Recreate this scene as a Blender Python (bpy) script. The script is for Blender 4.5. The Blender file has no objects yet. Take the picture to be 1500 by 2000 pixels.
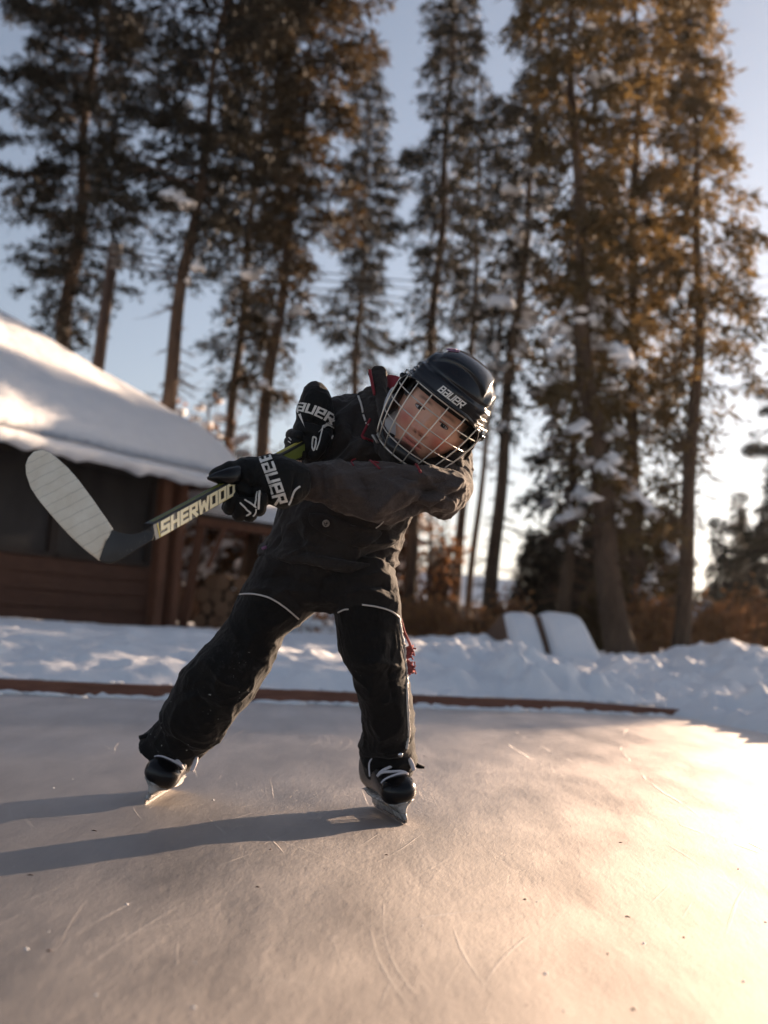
import bpy, bmesh, math, random
import numpy as np
from mathutils import Vector, Matrix, noise
from mathutils.bvhtree import BVHTree

R = math.radians
scene = bpy.context.scene
COL = scene.collection

# ------------------------------------------------------------------ camera, sky, sun, exposure
CAM_H, FPX, PITCH, ROLL = 0.45, 2187.5, R(5.08), R(4.3)
SUN_AZ, SUN_EL = R(44), R(14)             # azimuth measured from +Y (view direction) towards +X
cF = Vector((0, math.cos(PITCH), math.sin(PITCH)))
_u0 = Vector((0, -math.sin(PITCH), math.cos(PITCH)))
_r0 = Vector((1, 0, 0))
cU = _u0 * math.cos(ROLL) - _r0 * math.sin(ROLL)
cR = _r0 * math.cos(ROLL) + _u0 * math.sin(ROLL)
cO = Vector((0, 0, CAM_H))

cam = bpy.data.cameras.new('camera')
cam.sensor_fit = 'HORIZONTAL'
cam.sensor_width = 24.0
cam.lens = 35.0
cam.clip_start = 0.02
cam.clip_end = 3000
cam.dof.use_dof = True
cam.dof.focus_distance = 2.24
cam.dof.aperture_fstop = 2.6
cam_o = bpy.data.objects.new('camera', cam)
m = Matrix((cR, cU, -cF)).transposed().to_4x4()
m.translation = cO
cam_o.matrix_world = m
COL.objects.link(cam_o)
scene.camera = cam_o

world = bpy.data.worlds.new("World")
scene.world = world
world.use_nodes = True
wn = world.node_tree
sky = wn.nodes.new('ShaderNodeTexSky')
sky.sky_type = 'NISHITA'
sky.sun_disc = False
sky.sun_elevation = SUN_EL
sky.sun_rotation = SUN_AZ
sky.air_density = 1.0
sky.dust_density = 1.3
sky.ozone_density = 0.8
sky.altitude = 200
bg = wn.nodes['Background']
bg.inputs['Strength'].default_value = 0.040
hs = wn.nodes.new('ShaderNodeHueSaturation')            # the photograph's pale cool winter sky
hs.inputs['Saturation'].default_value = 0.55
wb = wn.nodes.new('ShaderNodeMix')
wb.data_type, wb.blend_type = 'RGBA', 'MULTIPLY'
wb.inputs[0].default_value = 1.0
wb.inputs[7].default_value = (0.93, 0.98, 1.10, 1)
wn.links.new(sky.outputs[0], hs.inputs['Color'])
wn.links.new(hs.outputs[0], wb.inputs[6])
wn.links.new(wb.outputs[2], bg.inputs[0])

sl = bpy.data.lights.new('sun', 'SUN')
sl.energy = 5.0
sl.angle = R(0.6)
sl.color = (1.0, 0.72, 0.50)
sun_o = bpy.data.objects.new('sun', sl)
sd = Vector((math.sin(SUN_AZ) * math.cos(SUN_EL), math.cos(SUN_AZ) * math.cos(SUN_EL), math.sin(SUN_EL)))
sun_o.rotation_euler = sd.to_track_quat('Z', 'Y').to_euler()
sun_o.location = sd * 40
COL.objects.link(sun_o)

scene.view_settings.view_transform = 'Standard'
scene.view_settings.look = 'None'
scene.view_settings.gamma = 1.0
scene.view_settings.use_curve_mapping = False
scene.view_settings.exposure = 1.74
scene.cycles.use_denoising = True
scene.cycles.max_bounces = 8
scene.cycles.transparent_max_bounces = 8
scene.cycles.use_adaptive_sampling = True
scene.cycles.adaptive_threshold = 0.02

# ------------------------------------------------------------------ helpers
def P(px, py, Y):
    """world point at world depth Y seen at photo pixel (px, py) of 1500x2000"""
    d = cF + cR * ((px - 750) / FPX) + cU * ((1000 - py) / FPX)
    return cO + d * (Y / d.y)

def ray(px, py):
    return (cF + cR * ((px - 750) / FPX) + cU * ((1000 - py) / FPX)).normalized()

def ground(px, py, z=0.0):
    d = ray(px, py)
    return cO + d * ((z - CAM_H) / d.z)

def hash2(ix, iy, seed):
    n = (ix.astype(np.int64) * 374761393 + iy.astype(np.int64) * 668265263 + seed * 1442695041) & 0x7fffffff
    n = (n ^ (n >> 13)) * 1274126177 & 0x7fffffff
    n = (n ^ (n >> 16)) & 0xffff
    return n / 65535.0

def vnoise(x, y, seed=0):
    ix, iy = np.floor(x), np.floor(y)
    fx, fy = x - ix, y - iy
    fx, fy = fx * fx * fx * (fx * (fx * 6 - 15) + 10), fy * fy * fy * (fy * (fy * 6 - 15) + 10)
    a, b = hash2(ix, iy, seed), hash2(ix + 1, iy, seed)
    c, d = hash2(ix, iy + 1, seed), hash2(ix + 1, iy + 1, seed)
    return (a + (b - a) * fx) * (1 - fy) + (c + (d - c) * fx) * fy - 0.5

def fbm(x, y, seed=0, oct=4):
    s, a, f = 0, 1.0, 1.0
    for i in range(oct):
        s = s + a * vnoise(x * f + 17.3 * i, y * f - 9.1 * i, seed + i)
        a *= 0.5
        f *= 2.03
    return s

def mesh_np(name, verts, faces):
    """verts (n,3), faces list of int arrays with the same corner count each"""
    me = bpy.data.meshes.new(name)
    verts = np.asarray(verts, dtype=np.float32).reshape(-1, 3)
    groups = [np.asarray(f, dtype=np.int32) for f in (faces if isinstance(faces, list) else [faces]) if len(f)]
    me.vertices.add(len(verts))
    me.vertices.foreach_set('co', verts.ravel())
    nl = sum(g.size for g in groups)
    npoly = sum(len(g) for g in groups)
    me.loops.add(nl)
    me.loops.foreach_set('vertex_index', np.concatenate([g.ravel() for g in groups]))
    me.polygons.add(npoly)
    starts, o = [], 0
    for g in groups:
        k = g.shape[1]
        starts.append(o + np.arange(len(g)) * k)
        o += g.size
    me.polygons.foreach_set('loop_start', np.concatenate(starts).astype(np.int32))
    me.update(calc_edges=True)
    return me

def put(name, me, mats, parent=None, smooth=True):
    o = bpy.data.objects.new(name, me)
    COL.objects.link(o)
    if mats is not None:
        for mt in (mats if isinstance(mats, (list, tuple)) else [mats]):
            me.materials.append(mt)
    if smooth:
        me.shade_smooth()
    if parent is not None:
        o.parent = parent
        o.matrix_parent_inverse = parent.matrix_world.inverted()
    return o

def tag(o, label=None, cat=None, group=None, kind=None):
    for k, v in (('label', label), ('category', cat), ('group', group), ('kind', kind)):
        if v:
            o[k] = v
    return o

def thing(name, loc, label, cat, group=None):
    o = bpy.data.objects.new(name, None)
    o.location = loc
    o.empty_display_size = 0.1
    COL.objects.link(o)
    o.matrix_world = Matrix.Translation(loc)
    return tag(o, label, cat, group)

def pix(V):
    """world (n,3) -> photo pixels (n,2)"""
    d = np.asarray(V, dtype=float).reshape(-1, 3) - np.array(cO)
    f = d @ np.array(cF)
    return np.stack([750 + FPX * (d @ np.array(cR)) / f, 1000 - FPX * (d @ np.array(cU)) / f], -1)

class MB:
    """collects shapes into one mesh, with a material slot per shape"""
    def __init__(s):
        s.v, s.f, s.m, s.n = [], [], [], 0
    def add(s, verts, faces, mat=0):
        verts = [tuple(v) for v in verts]
        s.v += verts
        s.f += [tuple(i + s.n for i in f) for f in faces]
        s.m += [mat] * len(faces)
        s.n += len(verts)
    def box(s, c, sx, sy, sz, rot=None, mat=0, bev=0.0):
        bm = bmesh.new()
        bmesh.ops.create_cube(bm, size=1)
        for v in bm.verts:
            v.co = Vector((v.co.x * sx, v.co.y * sy, v.co.z * sz))
        if bev:
            bmesh.ops.bevel(bm, geom=bm.edges[:], offset=bev, segments=2, affect='EDGES')
        M = (rot.to_4x4() if rot else Matrix())
        M = Matrix.Translation(c) @ M
        bm.verts.index_update()
        s.add([M @ v.co for v in bm.verts], [[v.index for v in f.verts] for f in bm.faces], mat)
        bm.free()
    def beam(s, a, b, w, h, up=Vector((0, 0, 1)), mat=0, bev=0.0):
        a, b = Vector(a), Vector(b)
        x = (b - a)
        L = x.length
        x.normalize()
        y = up.cross(x).normalized()
        z = x.cross(y)
        s.box((a + b) / 2, L, w, h, Matrix((x, y, z)).transposed(), mat, bev)
    def tube(s, pts, rad, n=8, mat=0, cap=True):
        pts = [Vector(p) for p in pts]
        rads = rad if isinstance(rad, (list, tuple, np.ndarray)) else [rad] * len(pts)
        t0 = (pts[1] - pts[0]).normalized()
        ref = t0.orthogonal().normalized()
        V, F = [], []
        for i, p in enumerate(pts):
            t = (pts[min(i + 1, len(pts) - 1)] - pts[max(i - 1, 0)])
            t = t.normalized() if t.length > 1e-9 else t0
            ref = (ref - t * ref.dot(t))
            ref = ref.normalized() if ref.length > 1e-6 else t.orthogonal().normalized()
            bi = t.cross(ref)
            for k in range(n):
                a = 2 * math.pi * k / n
                V.append(p + (ref * math.cos(a) + bi * math.sin(a)) * rads[i])
        for i in range(len(pts) - 1):
            for k in range(n):
                F.append((i * n + k, i * n + (k + 1) % n, (i + 1) * n + (k + 1) % n, (i + 1) * n + k))
        if cap:
            F.append(tuple(range(n - 1, -1, -1)))
            F.append(tuple((len(pts) - 1) * n + k for k in range(n)))
        s.add(V, F, mat)
    def rings(s, rings, mat=0, cap0=True, cap1=True):
        n = len(rings[0])
        V = [v for r in rings for v in r]
        F = []
        for i in range(len(rings) - 1):
            for k in range(n):
                F.append((i * n + k, i * n + (k + 1) % n, (i + 1) * n + (k + 1) % n, (i + 1) * n + k))
        if cap0:
            F.append(tuple(range(n - 1, -1, -1)))
        if cap1:
            F.append(tuple((len(rings) - 1) * n + k for k in range(n)))
        s.add(V, F, mat)
    def ball(s, c, rx, ry, rz, rot=None, sub=2, mat=0, rough=0.0):
        bm = bmesh.new()
        bmesh.ops.create_icosphere(bm, subdivisions=sub, radius=1)
        M = Matrix.Translation(c) @ (rot.to_4x4() if rot else Matrix())
        V = []
        for v in bm.verts:
            q = v.co.copy()
            if rough:
                q *= 1 + rough * noise.noise(q * 1.7 + Vector(c) * 3)
            V.append(M @ Vector((q.x * rx, q.y * ry, q.z * rz)))
        bm.verts.index_update()
        s.add(V, [[v.index for v in f.verts] for f in bm.faces], mat)
        bm.free()
    def mesh(s, name):
        me = bpy.data.meshes.new(name)
        me.from_pydata(s.v, [], s.f)
        me.polygons.foreach_set('material_index', np.array(s.m, dtype=np.int32))
        me.update()
        return me
    def build(s, name, mats, parent=None, smooth=True):
        return put(name, s.mesh(name), mats, parent, smooth)

# ------------------------------------------------------------------ materials
def mat(name, col=(0.5, 0.5, 0.5), rough=0.6, metal=0.0, spec=None, sss=0.0, coat=0.0):
    m = bpy.data.materials.new(name)
    m.use_nodes = True
    b = m.node_tree.nodes['Principled BSDF']
    b.inputs['Base Color'].default_value = (*col, 1)
    b.inputs['Roughness'].default_value = rough
    b.inputs['Metallic'].default_value = metal
    if spec is not None:
        b.inputs['Specular IOR Level'].default_value = spec
    if coat:
        b.inputs['Coat Weight'].default_value = coat
        b.inputs['Coat Roughness'].default_value = 0.08
    if sss:
        b.inputs['Subsurface Weight'].default_value = sss
        b.inputs['Subsurface Radius'].default_value = (0.012, 0.005, 0.003)
        b.inputs['Subsurface Scale'].default_value = 0.6
    return m

class NT:
    """small helper to write node trees"""
    def __init__(s, m):
        s.m, s.t = m, m.node_tree
        s.b = s.t.nodes['Principled BSDF']
        s.co = s.t.nodes.new('ShaderNodeTexCoord').outputs['Object']
    def link(s, a, b):
        s.t.links.new(a, b)
    def node(s, typ, ins=(), **props):
        n = s.t.nodes.new(typ)
        for k, v in props.items():
            setattr(n, k, v)
        for k, v in (ins.items() if isinstance(ins, dict) else enumerate(ins)):
            if v is None:
                continue
            if hasattr(v, 'is_output'):
                s.link(v, n.inputs[k])
            else:
                n.inputs[k].default_value = v
        return n
    def mapping(s, scale=(1, 1, 1), rot=(0, 0, 0), loc=(0, 0, 0), co=None):
        return s.node('ShaderNodeMapping', {'Vector': co or s.co, 'Scale': scale, 'Rotation': rot, 'Location': loc}).outputs[0]
    def noise(s, scale, detail=4, rough=0.55, co=None, dist=0.0):
        return s.node('ShaderNodeTexNoise', {'Vector': co or s.co, 'Scale': scale, 'Detail': detail, 'Roughness': rough, 'Distortion': dist}).outputs[0]
    def voronoi(s, scale, feature='F1', co=None):
        return s.node('ShaderNodeTexVoronoi', {'Vector': co or s.co, 'Scale': scale}, feature=feature).outputs[0]
    def ramp(s, fac, stops):
        n = s.node('ShaderNodeValToRGB', [fac])
        e = n.color_ramp.elements
        while len(e) < len(stops):
            e.new(0.5)
        for el, (p, c) in zip(e, stops):
            el.position = p
            el.color = (*c, 1) if isinstance(c, (tuple, list)) else (c, c, c, 1)
        return n.outputs[0]
    def math(s, op, a, b=None, c=None, clamp=False):
        return s.node('ShaderNodeMath', [a, b, c], operation=op, use_clamp=clamp).outputs[0]
    def mix(s, fac, a, b, mode='MIX'):
        n = s.node('ShaderNodeMix', data_type='RGBA', blend_type=mode)
        for i, v in ((0, fac), (6, a), (7, b)):
            if hasattr(v, 'is_output'):
                s.link(v, n.inputs[i])
            else:
                n.inputs[i].default_value = (*v, 1) if isinstance(v, (tuple, list)) and len(v) == 3 else v
        return n.outputs[2]
    def bump(s, h, strength=0.3, dist=0.01, prev=None):
        n = s.node('ShaderNodeBump', {'Height': h, 'Strength': strength, 'Distance': dist, 'Normal': prev})
        return n.outputs[0]
    def color(s, c):
        s.link(c, s.b.inputs['Base Color'])
    def rough(s, r):
        s.link(r, s.b.inputs['Roughness'])
    def normal(s, n):
        s.link(n, s.b.inputs['Normal'])

def m_snow():
    m = mat('snow', (0.80, 0.80, 0.82), 0.75, spec=0.3)
    t = NT(m)
    n1 = t.noise(9, 5, 0.6)
    n2 = t.noise(90, 3, 0.6)
    t.color(t.mix(n1, (0.74, 0.745, 0.77), (0.86, 0.86, 0.87)))
    b1 = t.bump(n1, 0.5, 0.03)
    t.normal(t.bump(n2, 0.35, 0.006, b1))
    return m

def m_wood(name, c0, c1, scale=(2, 30, 30), rough=0.7, strength=0.4):
    m = mat(name, c0, rough, spec=0.25)
    t = NT(m)
    co = t.mapping(scale)
    n = t.noise(2.2, 6, 0.62, co, 0.6)
    n2 = t.noise(3.0, 3)
    c = t.mix(t.ramp(n, [(0.3, 0.0), (0.7, 1.0)]), c0, c1)
    t.color(t.mix(t.math('MULTIPLY', n2, 0.5), c, tuple(x * 0.5 for x in c0)))
    t.normal(t.bump(n, strength, 0.01))
    return m

def m_bark():
    m = mat('bark', (0.1, 0.07, 0.05), 0.9, spec=0.15)
    t = NT(m)
    co = t.mapping((1, 1, 0.35))
    v = t.voronoi(18, 'F1', co)
    n = t.noise(7, 6, 0.65, co)
    t.color(t.mix(t.ramp(n, [(0.3, 0.0), (0.72, 1.0)]), (0.035, 0.024, 0.018), (0.11, 0.075, 0.054)))
    t.normal(t.bump(t.math('ADD', v, n), 0.9, 0.03))
    return m

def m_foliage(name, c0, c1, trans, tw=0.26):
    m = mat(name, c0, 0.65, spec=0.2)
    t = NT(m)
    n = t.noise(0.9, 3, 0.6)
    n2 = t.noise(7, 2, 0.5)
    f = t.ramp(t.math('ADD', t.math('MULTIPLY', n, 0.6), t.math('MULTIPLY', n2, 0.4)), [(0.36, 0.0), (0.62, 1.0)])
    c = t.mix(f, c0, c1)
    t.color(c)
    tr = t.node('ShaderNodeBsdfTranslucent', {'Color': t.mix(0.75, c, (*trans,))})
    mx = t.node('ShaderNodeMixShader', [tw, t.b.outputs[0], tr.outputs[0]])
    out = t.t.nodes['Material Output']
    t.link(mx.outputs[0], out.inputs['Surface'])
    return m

M_SNOW = m_snow()
M_BARK = m_bark()
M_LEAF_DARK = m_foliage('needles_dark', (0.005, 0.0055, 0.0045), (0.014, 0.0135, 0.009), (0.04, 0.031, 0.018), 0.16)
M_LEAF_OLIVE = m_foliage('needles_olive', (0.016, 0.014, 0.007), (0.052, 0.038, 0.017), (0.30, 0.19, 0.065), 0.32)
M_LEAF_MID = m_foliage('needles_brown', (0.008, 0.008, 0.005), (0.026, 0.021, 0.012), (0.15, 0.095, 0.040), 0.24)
M_TWIG = mat('twig', (0.085, 0.050, 0.034), 0.85, spec=0.2)
M_TWIG_RED = mat('twig_red', (0.26, 0.125, 0.07), 0.85, spec=0.2)
M_PLANK = m_wood('stained_plank', (0.16, 0.068, 0.045), (0.30, 0.135, 0.088), (2.5, 2.5, 40))
M_LOG = m_wood('cabin_wood', (0.085, 0.040, 0.026), (0.15, 0.070, 0.044), (3, 3, 30))
M_LOG2 = m_wood('cabin_post_wood', (0.14, 0.060, 0.036), (0.26, 0.115, 0.068), (14, 14, 2))
M_POLE = m_wood('pole_wood', (0.055, 0.034, 0.025), (0.11, 0.068, 0.048), (14, 14, 2))
M_DARKWOOD = mat('dark_wood', (0.028, 0.018, 0.014), 0.8)
# ------------------------------------------------------------------ ice, snow, rink board
def m_ice():
    m = mat('ice', (0.6, 0.6, 0.62), 0.45, spec=0.5)
    t = NT(m)
    cos = t.mapping((1.0, 0.28, 1), (0, 0, R(-62)))     # scuffs dragged along the skating direction
    scuff = t.noise(7, 6, 0.62, cos, 0.4)
    fine = t.noise(60, 4, 0.7, cos)
    broad = t.noise(0.8, 4, 0.55)
    grain = t.noise(240, 3, 0.65)
    f = t.ramp(t.math('ADD', t.math('MULTIPLY', scuff, 0.45), t.math('ADD', t.math('MULTIPLY', broad, 0.4), t.math('MULTIPLY', fine, 0.15))),
               [(0.36, 0.0), (0.66, 1.0)])
    base = t.mix(f, (0.05, 0.0475, 0.0475), (0.135, 0.125, 0.119))
    # thin skate lines: arcs (distance to circles), broken up by noise
    xyz = t.node('ShaderNodeSeparateXYZ', [t.co])
    brk = t.noise(5, 3, 0.6)
    wob = t.math('MULTIPLY', t.math('SUBTRACT', t.noise(2.2, 2), 0.5), 0.05)
    rnd = random.Random(5)
    total = None
    arcs = [(5.9, 0.2, 5.25, .0036), (7.4, 4.6, 6.9, .0042), (5.6, -2.2, 5.6, .0034), (8.2, 3.0, 7.35, .0040), (6.6, -0.6, 5.75, .0034),
            (7.2, 0.3, 6.5, .0042), (9.0, 5.0, 8.4, .0036), (6.1, 1.2, 5.15, .0034), (5.2, -0.9, 4.75, .0030)]
    for cx, cy, r, w in arcs:
        dx = t.math('SUBTRACT', xyz.outputs[0], cx)
        dy = t.math('SUBTRACT', xyz.outputs[1], cy)
        d = t.math('SQRT', t.math('ADD', t.math('MULTIPLY', dx, dx), t.math('MULTIPLY', dy, dy)))
        d = t.math('ABSOLUTE', t.math('ADD', t.math('SUBTRACT', d, r), wob))
        l = t.math('SUBTRACT', 1.0, t.math('DIVIDE', d, w), clamp=True)
        total = l if total is None else t.math('MAXIMUM', total, l)
    lines = t.math('MULTIPLY', total, t.ramp(brk, [(0.50, 0.0), (0.60, 1.0)]))
    # hairline cracks
    crk = t.node('ShaderNodeTexVoronoi', {'Vector': t.node('ShaderNodeVectorMath', [t.co, None], operation='ADD').outputs[0], 'Scale': 0.9}, feature='DISTANCE_TO_EDGE')
    wv = t.node('ShaderNodeTexNoise', {'Vector': t.co, 'Scale': 3.0, 'Detail': 5, 'Roughness': 0.6})
    t.link(wv.outputs[1], crk.inputs['Vector'].links[0].from_node.inputs[1])
    crack = t.math('MULTIPLY', t.math('SUBTRACT', 1.0, t.math('DIVIDE', crk.outputs[0], 0.006), clamp=True), t.ramp(t.noise(1.3, 3), [(0.5, 0.0), (0.6, 0.8)]))
    # fine straight skate scratches in a few directions
    scr = None
    wav = t.node('ShaderNodeTexNoise', {'Vector': t.co, 'Scale': 0.55, 'Detail': 1.0})
    bent = t.node('ShaderNodeVectorMath', [t.co, t.node('ShaderNodeVectorMath', [wav.outputs[1], (0.9, 0.9, 0.0)], operation='MULTIPLY').outputs[0]], operation='ADD').outputs[0]
    for k, (ang, sc, lo) in enumerate(((24, 95, 0.69), (58, 120, 0.70), (101, 80, 0.70), (146, 110, 0.71), (170, 100, 0.70))):
        co = t.mapping((sc, sc / 75, 1), (0, 0, 0), (k * 3.1, k * 1.7, k), t.mapping((1, 1, 1), (0, 0, R(ang)), co=bent))
        s = t.ramp(t.node('ShaderNodeTexNoise', {'Vector': co, 'Scale': 1.0, 'Detail': 1.0, 'Roughness': 0.4, 'Distortion': 0.15}).outputs[0], [(lo, 0.0), (lo + 0.05, 1.0)])
        scr = s if scr is None else t.math('MAXIMUM', scr, s)
    scr = t.math('MULTIPLY', scr, t.ramp(t.noise(1.7, 3), [(0.46, 0.05), (0.66, 1.0)]))
    lines = t.math('MAXIMUM', lines, t.math('MULTIPLY', scr, 0.24))
    c = t.mix(t.math('MULTIPLY', lines, 1.0), base, (0.9, 0.9, 0.92))
    c = t.mix(t.math('MULTIPLY', crack, 0.5), c, (0.25, 0.23, 0.22))
    # small crumbs of dirt
    dirt = t.math('MULTIPLY', t.ramp(t.noise(38, 2, 0.5), [(0.72, 0.0), (0.78, 1.0)]), 0.35)
    c = t.mix(dirt, c, (0.22, 0.15, 0.11))
    t.color(c)
    t.rough(t.math('ADD', 0.34, t.math('MULTIPLY', f, 0.24)))
    h = t.math('ADD', t.math('MULTIPLY', scuff, 0.5), t.math('MULTIPLY', fine, 0.35))
    b = t.bump(h, 0.16, 0.008)
    b = t.bump(grain, 0.22, 0.0012, b)
    b = t.bump(t.noise(90, 4, 0.7, t.mapping((1, 0.5, 1), (0, 0, R(-62)))), 0.2, 0.0022, b)
    b = t.bump(t.math('SUBTRACT', lines, t.math('MULTIPLY', crack, 0.3)), 0.5, 0.003, b)
    t.normal(b)
    # frost on the ice: a broad sheen that brightens towards the sun
    gl = t.node('ShaderNodeBsdfGlossy', {'Color': (1.0, 0.91, 0.85, 1), 'Roughness': t.math('ADD', 0.83, t.math('MULTIPLY', f, 0.06)), 'Normal': b}, distribution='BECKMANN')
    fr = t.node('ShaderNodeFresnel', {'IOR': 1.36}).outputs[0]
    fac = t.math('MULTIPLY', t.math('ADD', 0.05, t.math('MULTIPLY', fr, 1.22)), t.math('ADD', 0.74, t.math('MULTIPLY', f, 0.5)), clamp=True)
    mx = t.node('ShaderNodeMixShader', [t.math('MULTIPLY', t.math('SUBTRACT', 1.0, lines), fac), t.b.outputs[0], gl.outputs[0]])
    t.link(mx.outputs[0], t.t.nodes['Material Output'].inputs['Surface'])
    return m

def edge_sd(x, y):
    """distance outwards from the rink's far edge (line through the board), positive behind it"""
    a, b = np.array([-1.58, 4.62]), np.array([1.72, 6.27])
    d = (b - a) / np.linalg.norm(b - a)
    s_back = (x - a[0]) * -d[1] + (y - a[1]) * d[0]
    c, e = np.array([1.72, 6.10]), np.array([2.6, 3.9])
    d2 = (e - c) / np.linalg.norm(e - c)
    s_right = (x - c[0]) * -d2[1] + (y - c[1]) * d2[0]
    return np.maximum(s_back, s_right)

def snow_z(x, y):
    s = edge_sd(x, y) + 0.05 * fbm(x * 3, y * 3, 91, 3)
    crest = np.interp(x, [-6, -2.2, -0.3, 0.7, 2, 5], [0.17, 0.15, 0.18, 0.21, 0.12, 0.12])
    up = 1 - np.exp(-np.clip(s, 0, None) / 0.55)
    fall = np.clip((s - 3.5) / 6, 0, 1)
    base = 0.02 + crest * up - 0.14 * fall * fall * (3 - 2 * fall)
    lump = fbm(x * 1.9, y * 1.9, 3, 5)
    ridge = np.abs(vnoise(x * 3.2 + y * 1.4, y * 2.2 - x * 1.2, 21))
    shov = np.abs(vnoise(x * 4.4 - y * 3.0, (x * 0.7 + y) * 1.3, 33)) - 0.2     # diagonal shovel marks
    near = np.clip(s / 0.25, 0, 1) * np.clip(1.2 - s / 6, 0.1, 1)
    right = np.clip((x + 0.2) / 1.0, 0.45, 1.0)
    z = base + near * right * (0.13 * lump - 0.13 * ridge + 0.07 * shov + 0.03)
    z = z + near * right * 0.05 * fbm(x * 8, y * 8, 55, 3)
    chunk = np.abs(vnoise(x * 6.3 + 0.6 * fbm(x * 3, y * 3, 5, 2), y * 5.1, 71)) * np.abs(vnoise(x * 2.1, y * 2.4, 72)) * 4
    z = z + near * right * (0.12 * chunk + 0.036 * np.clip(vnoise(x * 14, y * 12, 73) - 0.12, 0, 1) * 3)
    # drift to the right and the mounds at the tree feet
    for mx, my, h, r in ((3.1, 10.0, 0.19, 0.7), (2.1, 9.2, 0.06, 0.5), (0.9, 7.8, 0.12, 0.45), (4.2, 10.5, 0.12, 1.2), (0.55, 7.2, 0.07, 0.3), (1.45, 7.7, -0.09, 0.65), (1.0, 7.4, -0.04, 0.5)):
        z = z + h * np.exp(-((x - mx) ** 2 + (y - my) ** 2) / r ** 2)
    z = np.where(s < 0, -0.06 + np.clip(s + 0.06, -0.0, 0.06) * 0.9, z)
    return z

def build_ground():
    # one sheet to the horizon: fine near the rink, coarse far away
    xs = np.unique(np.concatenate([np.linspace(-210, -12, 16), np.linspace(-12, -5, 30), np.linspace(-5, 6, 420), np.linspace(6, 14, 40), np.linspace(14, 210, 16)]))
    ys = np.unique(np.concatenate([np.linspace(-150, -4, 8), np.linspace(-4, 1, 12), np.linspace(1, 3, 60), np.linspace(3, 10.5, 360), np.linspace(10.5, 20, 60), np.linspace(20, 270, 24)]))
    X, Y = np.meshgrid(xs, ys)
    Z = snow_z(X, Y)
    n, k = X.shape
    idx = np.arange(n * k).reshape(n, k)
    F = np.stack([idx[:-1, :-1], idx[:-1, 1:], idx[1:, 1:], idx[1:, :-1]], -1).reshape(-1, 4)
    g = put('snow_ground', mesh_np('snow_ground', np.stack([X, Y, Z], -1), F), M_SNOW)
    tag(g, kind='structure')
    # ice: lies above the sunken part of the sheet
    pts = [(-14, -6), (8, -6), (6.2, 0), (2.72, 3.9), (1.80, 6.35), (-1.62, 4.66), (-14, -1.53)]
    pts = [(-14, -6), (6, -6), (6, -2), (2.62, 3.95), (1.78, 6.33), (-1.6, 4.64), (-14, -1.56)]
    bm = bmesh.new()
    bm.faces.new([bm.verts.new((x, y, 0.0)) for x, y in pts])
    me = bpy.data.meshes.new('ice')
    bm.to_mesh(me)
    bm.free()
    tag(put('ice', me, m_ice(), smooth=False), kind='structure')

def build_board():
    a, b = Vector((-1.58, 4.62, 0)), Vector((1.72, 6.27, 0))
    d = (b - a).normalized()
    rnd = random.Random(3)
    joints = [-5.0, -1.55, 2.0, (b - a).length]
    for i in range(3):
        p0, p1 = a + d * (joints[i] + 0.004), a + d * (joints[i + 1] - 0.004)
        mb = MB()
        # a plank whose top edge wanders a little
        n = 24
        w = 0.038
        nrm = Vector((-d.y, d.x, 0))
        rings = []
        for k in range(n + 1):
            q = p0.lerp(p1, k / n)
            h = 0.058 + 0.004 * noise.noise(q * 1.5) - (0.012 if i == 2 and k > 14 else 0.0) * (k - 14) / 10 * 2
            e = 0.004
            rings.append([q + Vector((0, 0, -0.05)), q + Vector((0, 0, h - e)), q + nrm * e + Vector((0, 0, h)),
                          q + nrm * (w - e) + Vector((0, 0, h)), q + nrm * w + Vector((0, 0, h - e)), q + nrm * w + Vector((0, 0, -0.05))])
        mb.rings(rings)
        o = mb.build('rink_board', M_PLANK, smooth=False)
        tag(o, ['reddish brown plank edging the ice in front of the cabin', 'reddish brown plank edging the ice behind the skating child',
                'reddish brown plank whose end sinks into snow on the right'][i], 'plank', 'planks edging the rink')
    # crumbs of snow piled along the plank foot
    mb = MB()
    for k in range(200):
        s = rnd.uniform(-0.5, 3.7)
        q = a + d * s - Vector((-d.y, d.x, 0)) * abs(rnd.gauss(0.0, 0.03))
        sz = rnd.uniform(0.006, 0.03)
        mb.ball((q.x, q.y, sz * 0.15), sz * 2.4, sz, sz * 0.45, Matrix.Rotation(R(26), 3, 'Z'), 1, 0, 0.4)
    for k in range(90):
        s = rnd.uniform(-0.8, 3.6)
        q = a + d * s + Vector((-d.y, d.x, 0)) * rnd.uniform(0.015, 0.06)
        sz = rnd.uniform(0.006, 0.022)
        mb.ball((q.x, q.y, 0.058 + sz * 0.1), sz * 2.6, sz * 1.1, sz * 0.5, Matrix.Rotation(R(26), 3, 'Z'), 1, 0, 0.5)
    tag(mb.build('loose_snow', M_SNOW), 'loose white snow scattered along the foot of the rink planks', 'snow', kind='stuff')

def build_crumbs():
    rnd = random.Random(21)
    mb = MB()
    for k in range(60):
        q = ground(rnd.uniform(0, 1500), 1390 + 610 * rnd.random() ** 1.3)
        s = rnd.uniform(0.0008, 0.0026)
        if rnd.random() < 0.3:
            a = rnd.uniform(0, 6.28)
            d = Vector((math.cos(a), math.sin(a), 0.05)) * rnd.uniform(0.002, 0.007)
            mb.tube([q - d, q + Vector((0, 0, .001)), q + d], [0.0005, 0.0008, 0.0004], 5, 1)
        else:
            mb.ball(q, s * 1.6, s * 1.1, s * 0.7, Matrix.Rotation(rnd.uniform(0, 3), 3, 'Z'), 1, 0 if rnd.random() < 0.85 else 1, 0.7)
    tag(mb.build('debris', [M_SNOW, M_TWIG]), 'small ice crumbs and brown needles strewn over the ice', 'debris', kind='stuff')

build_ground()
build_board()
build_crumbs()

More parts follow.
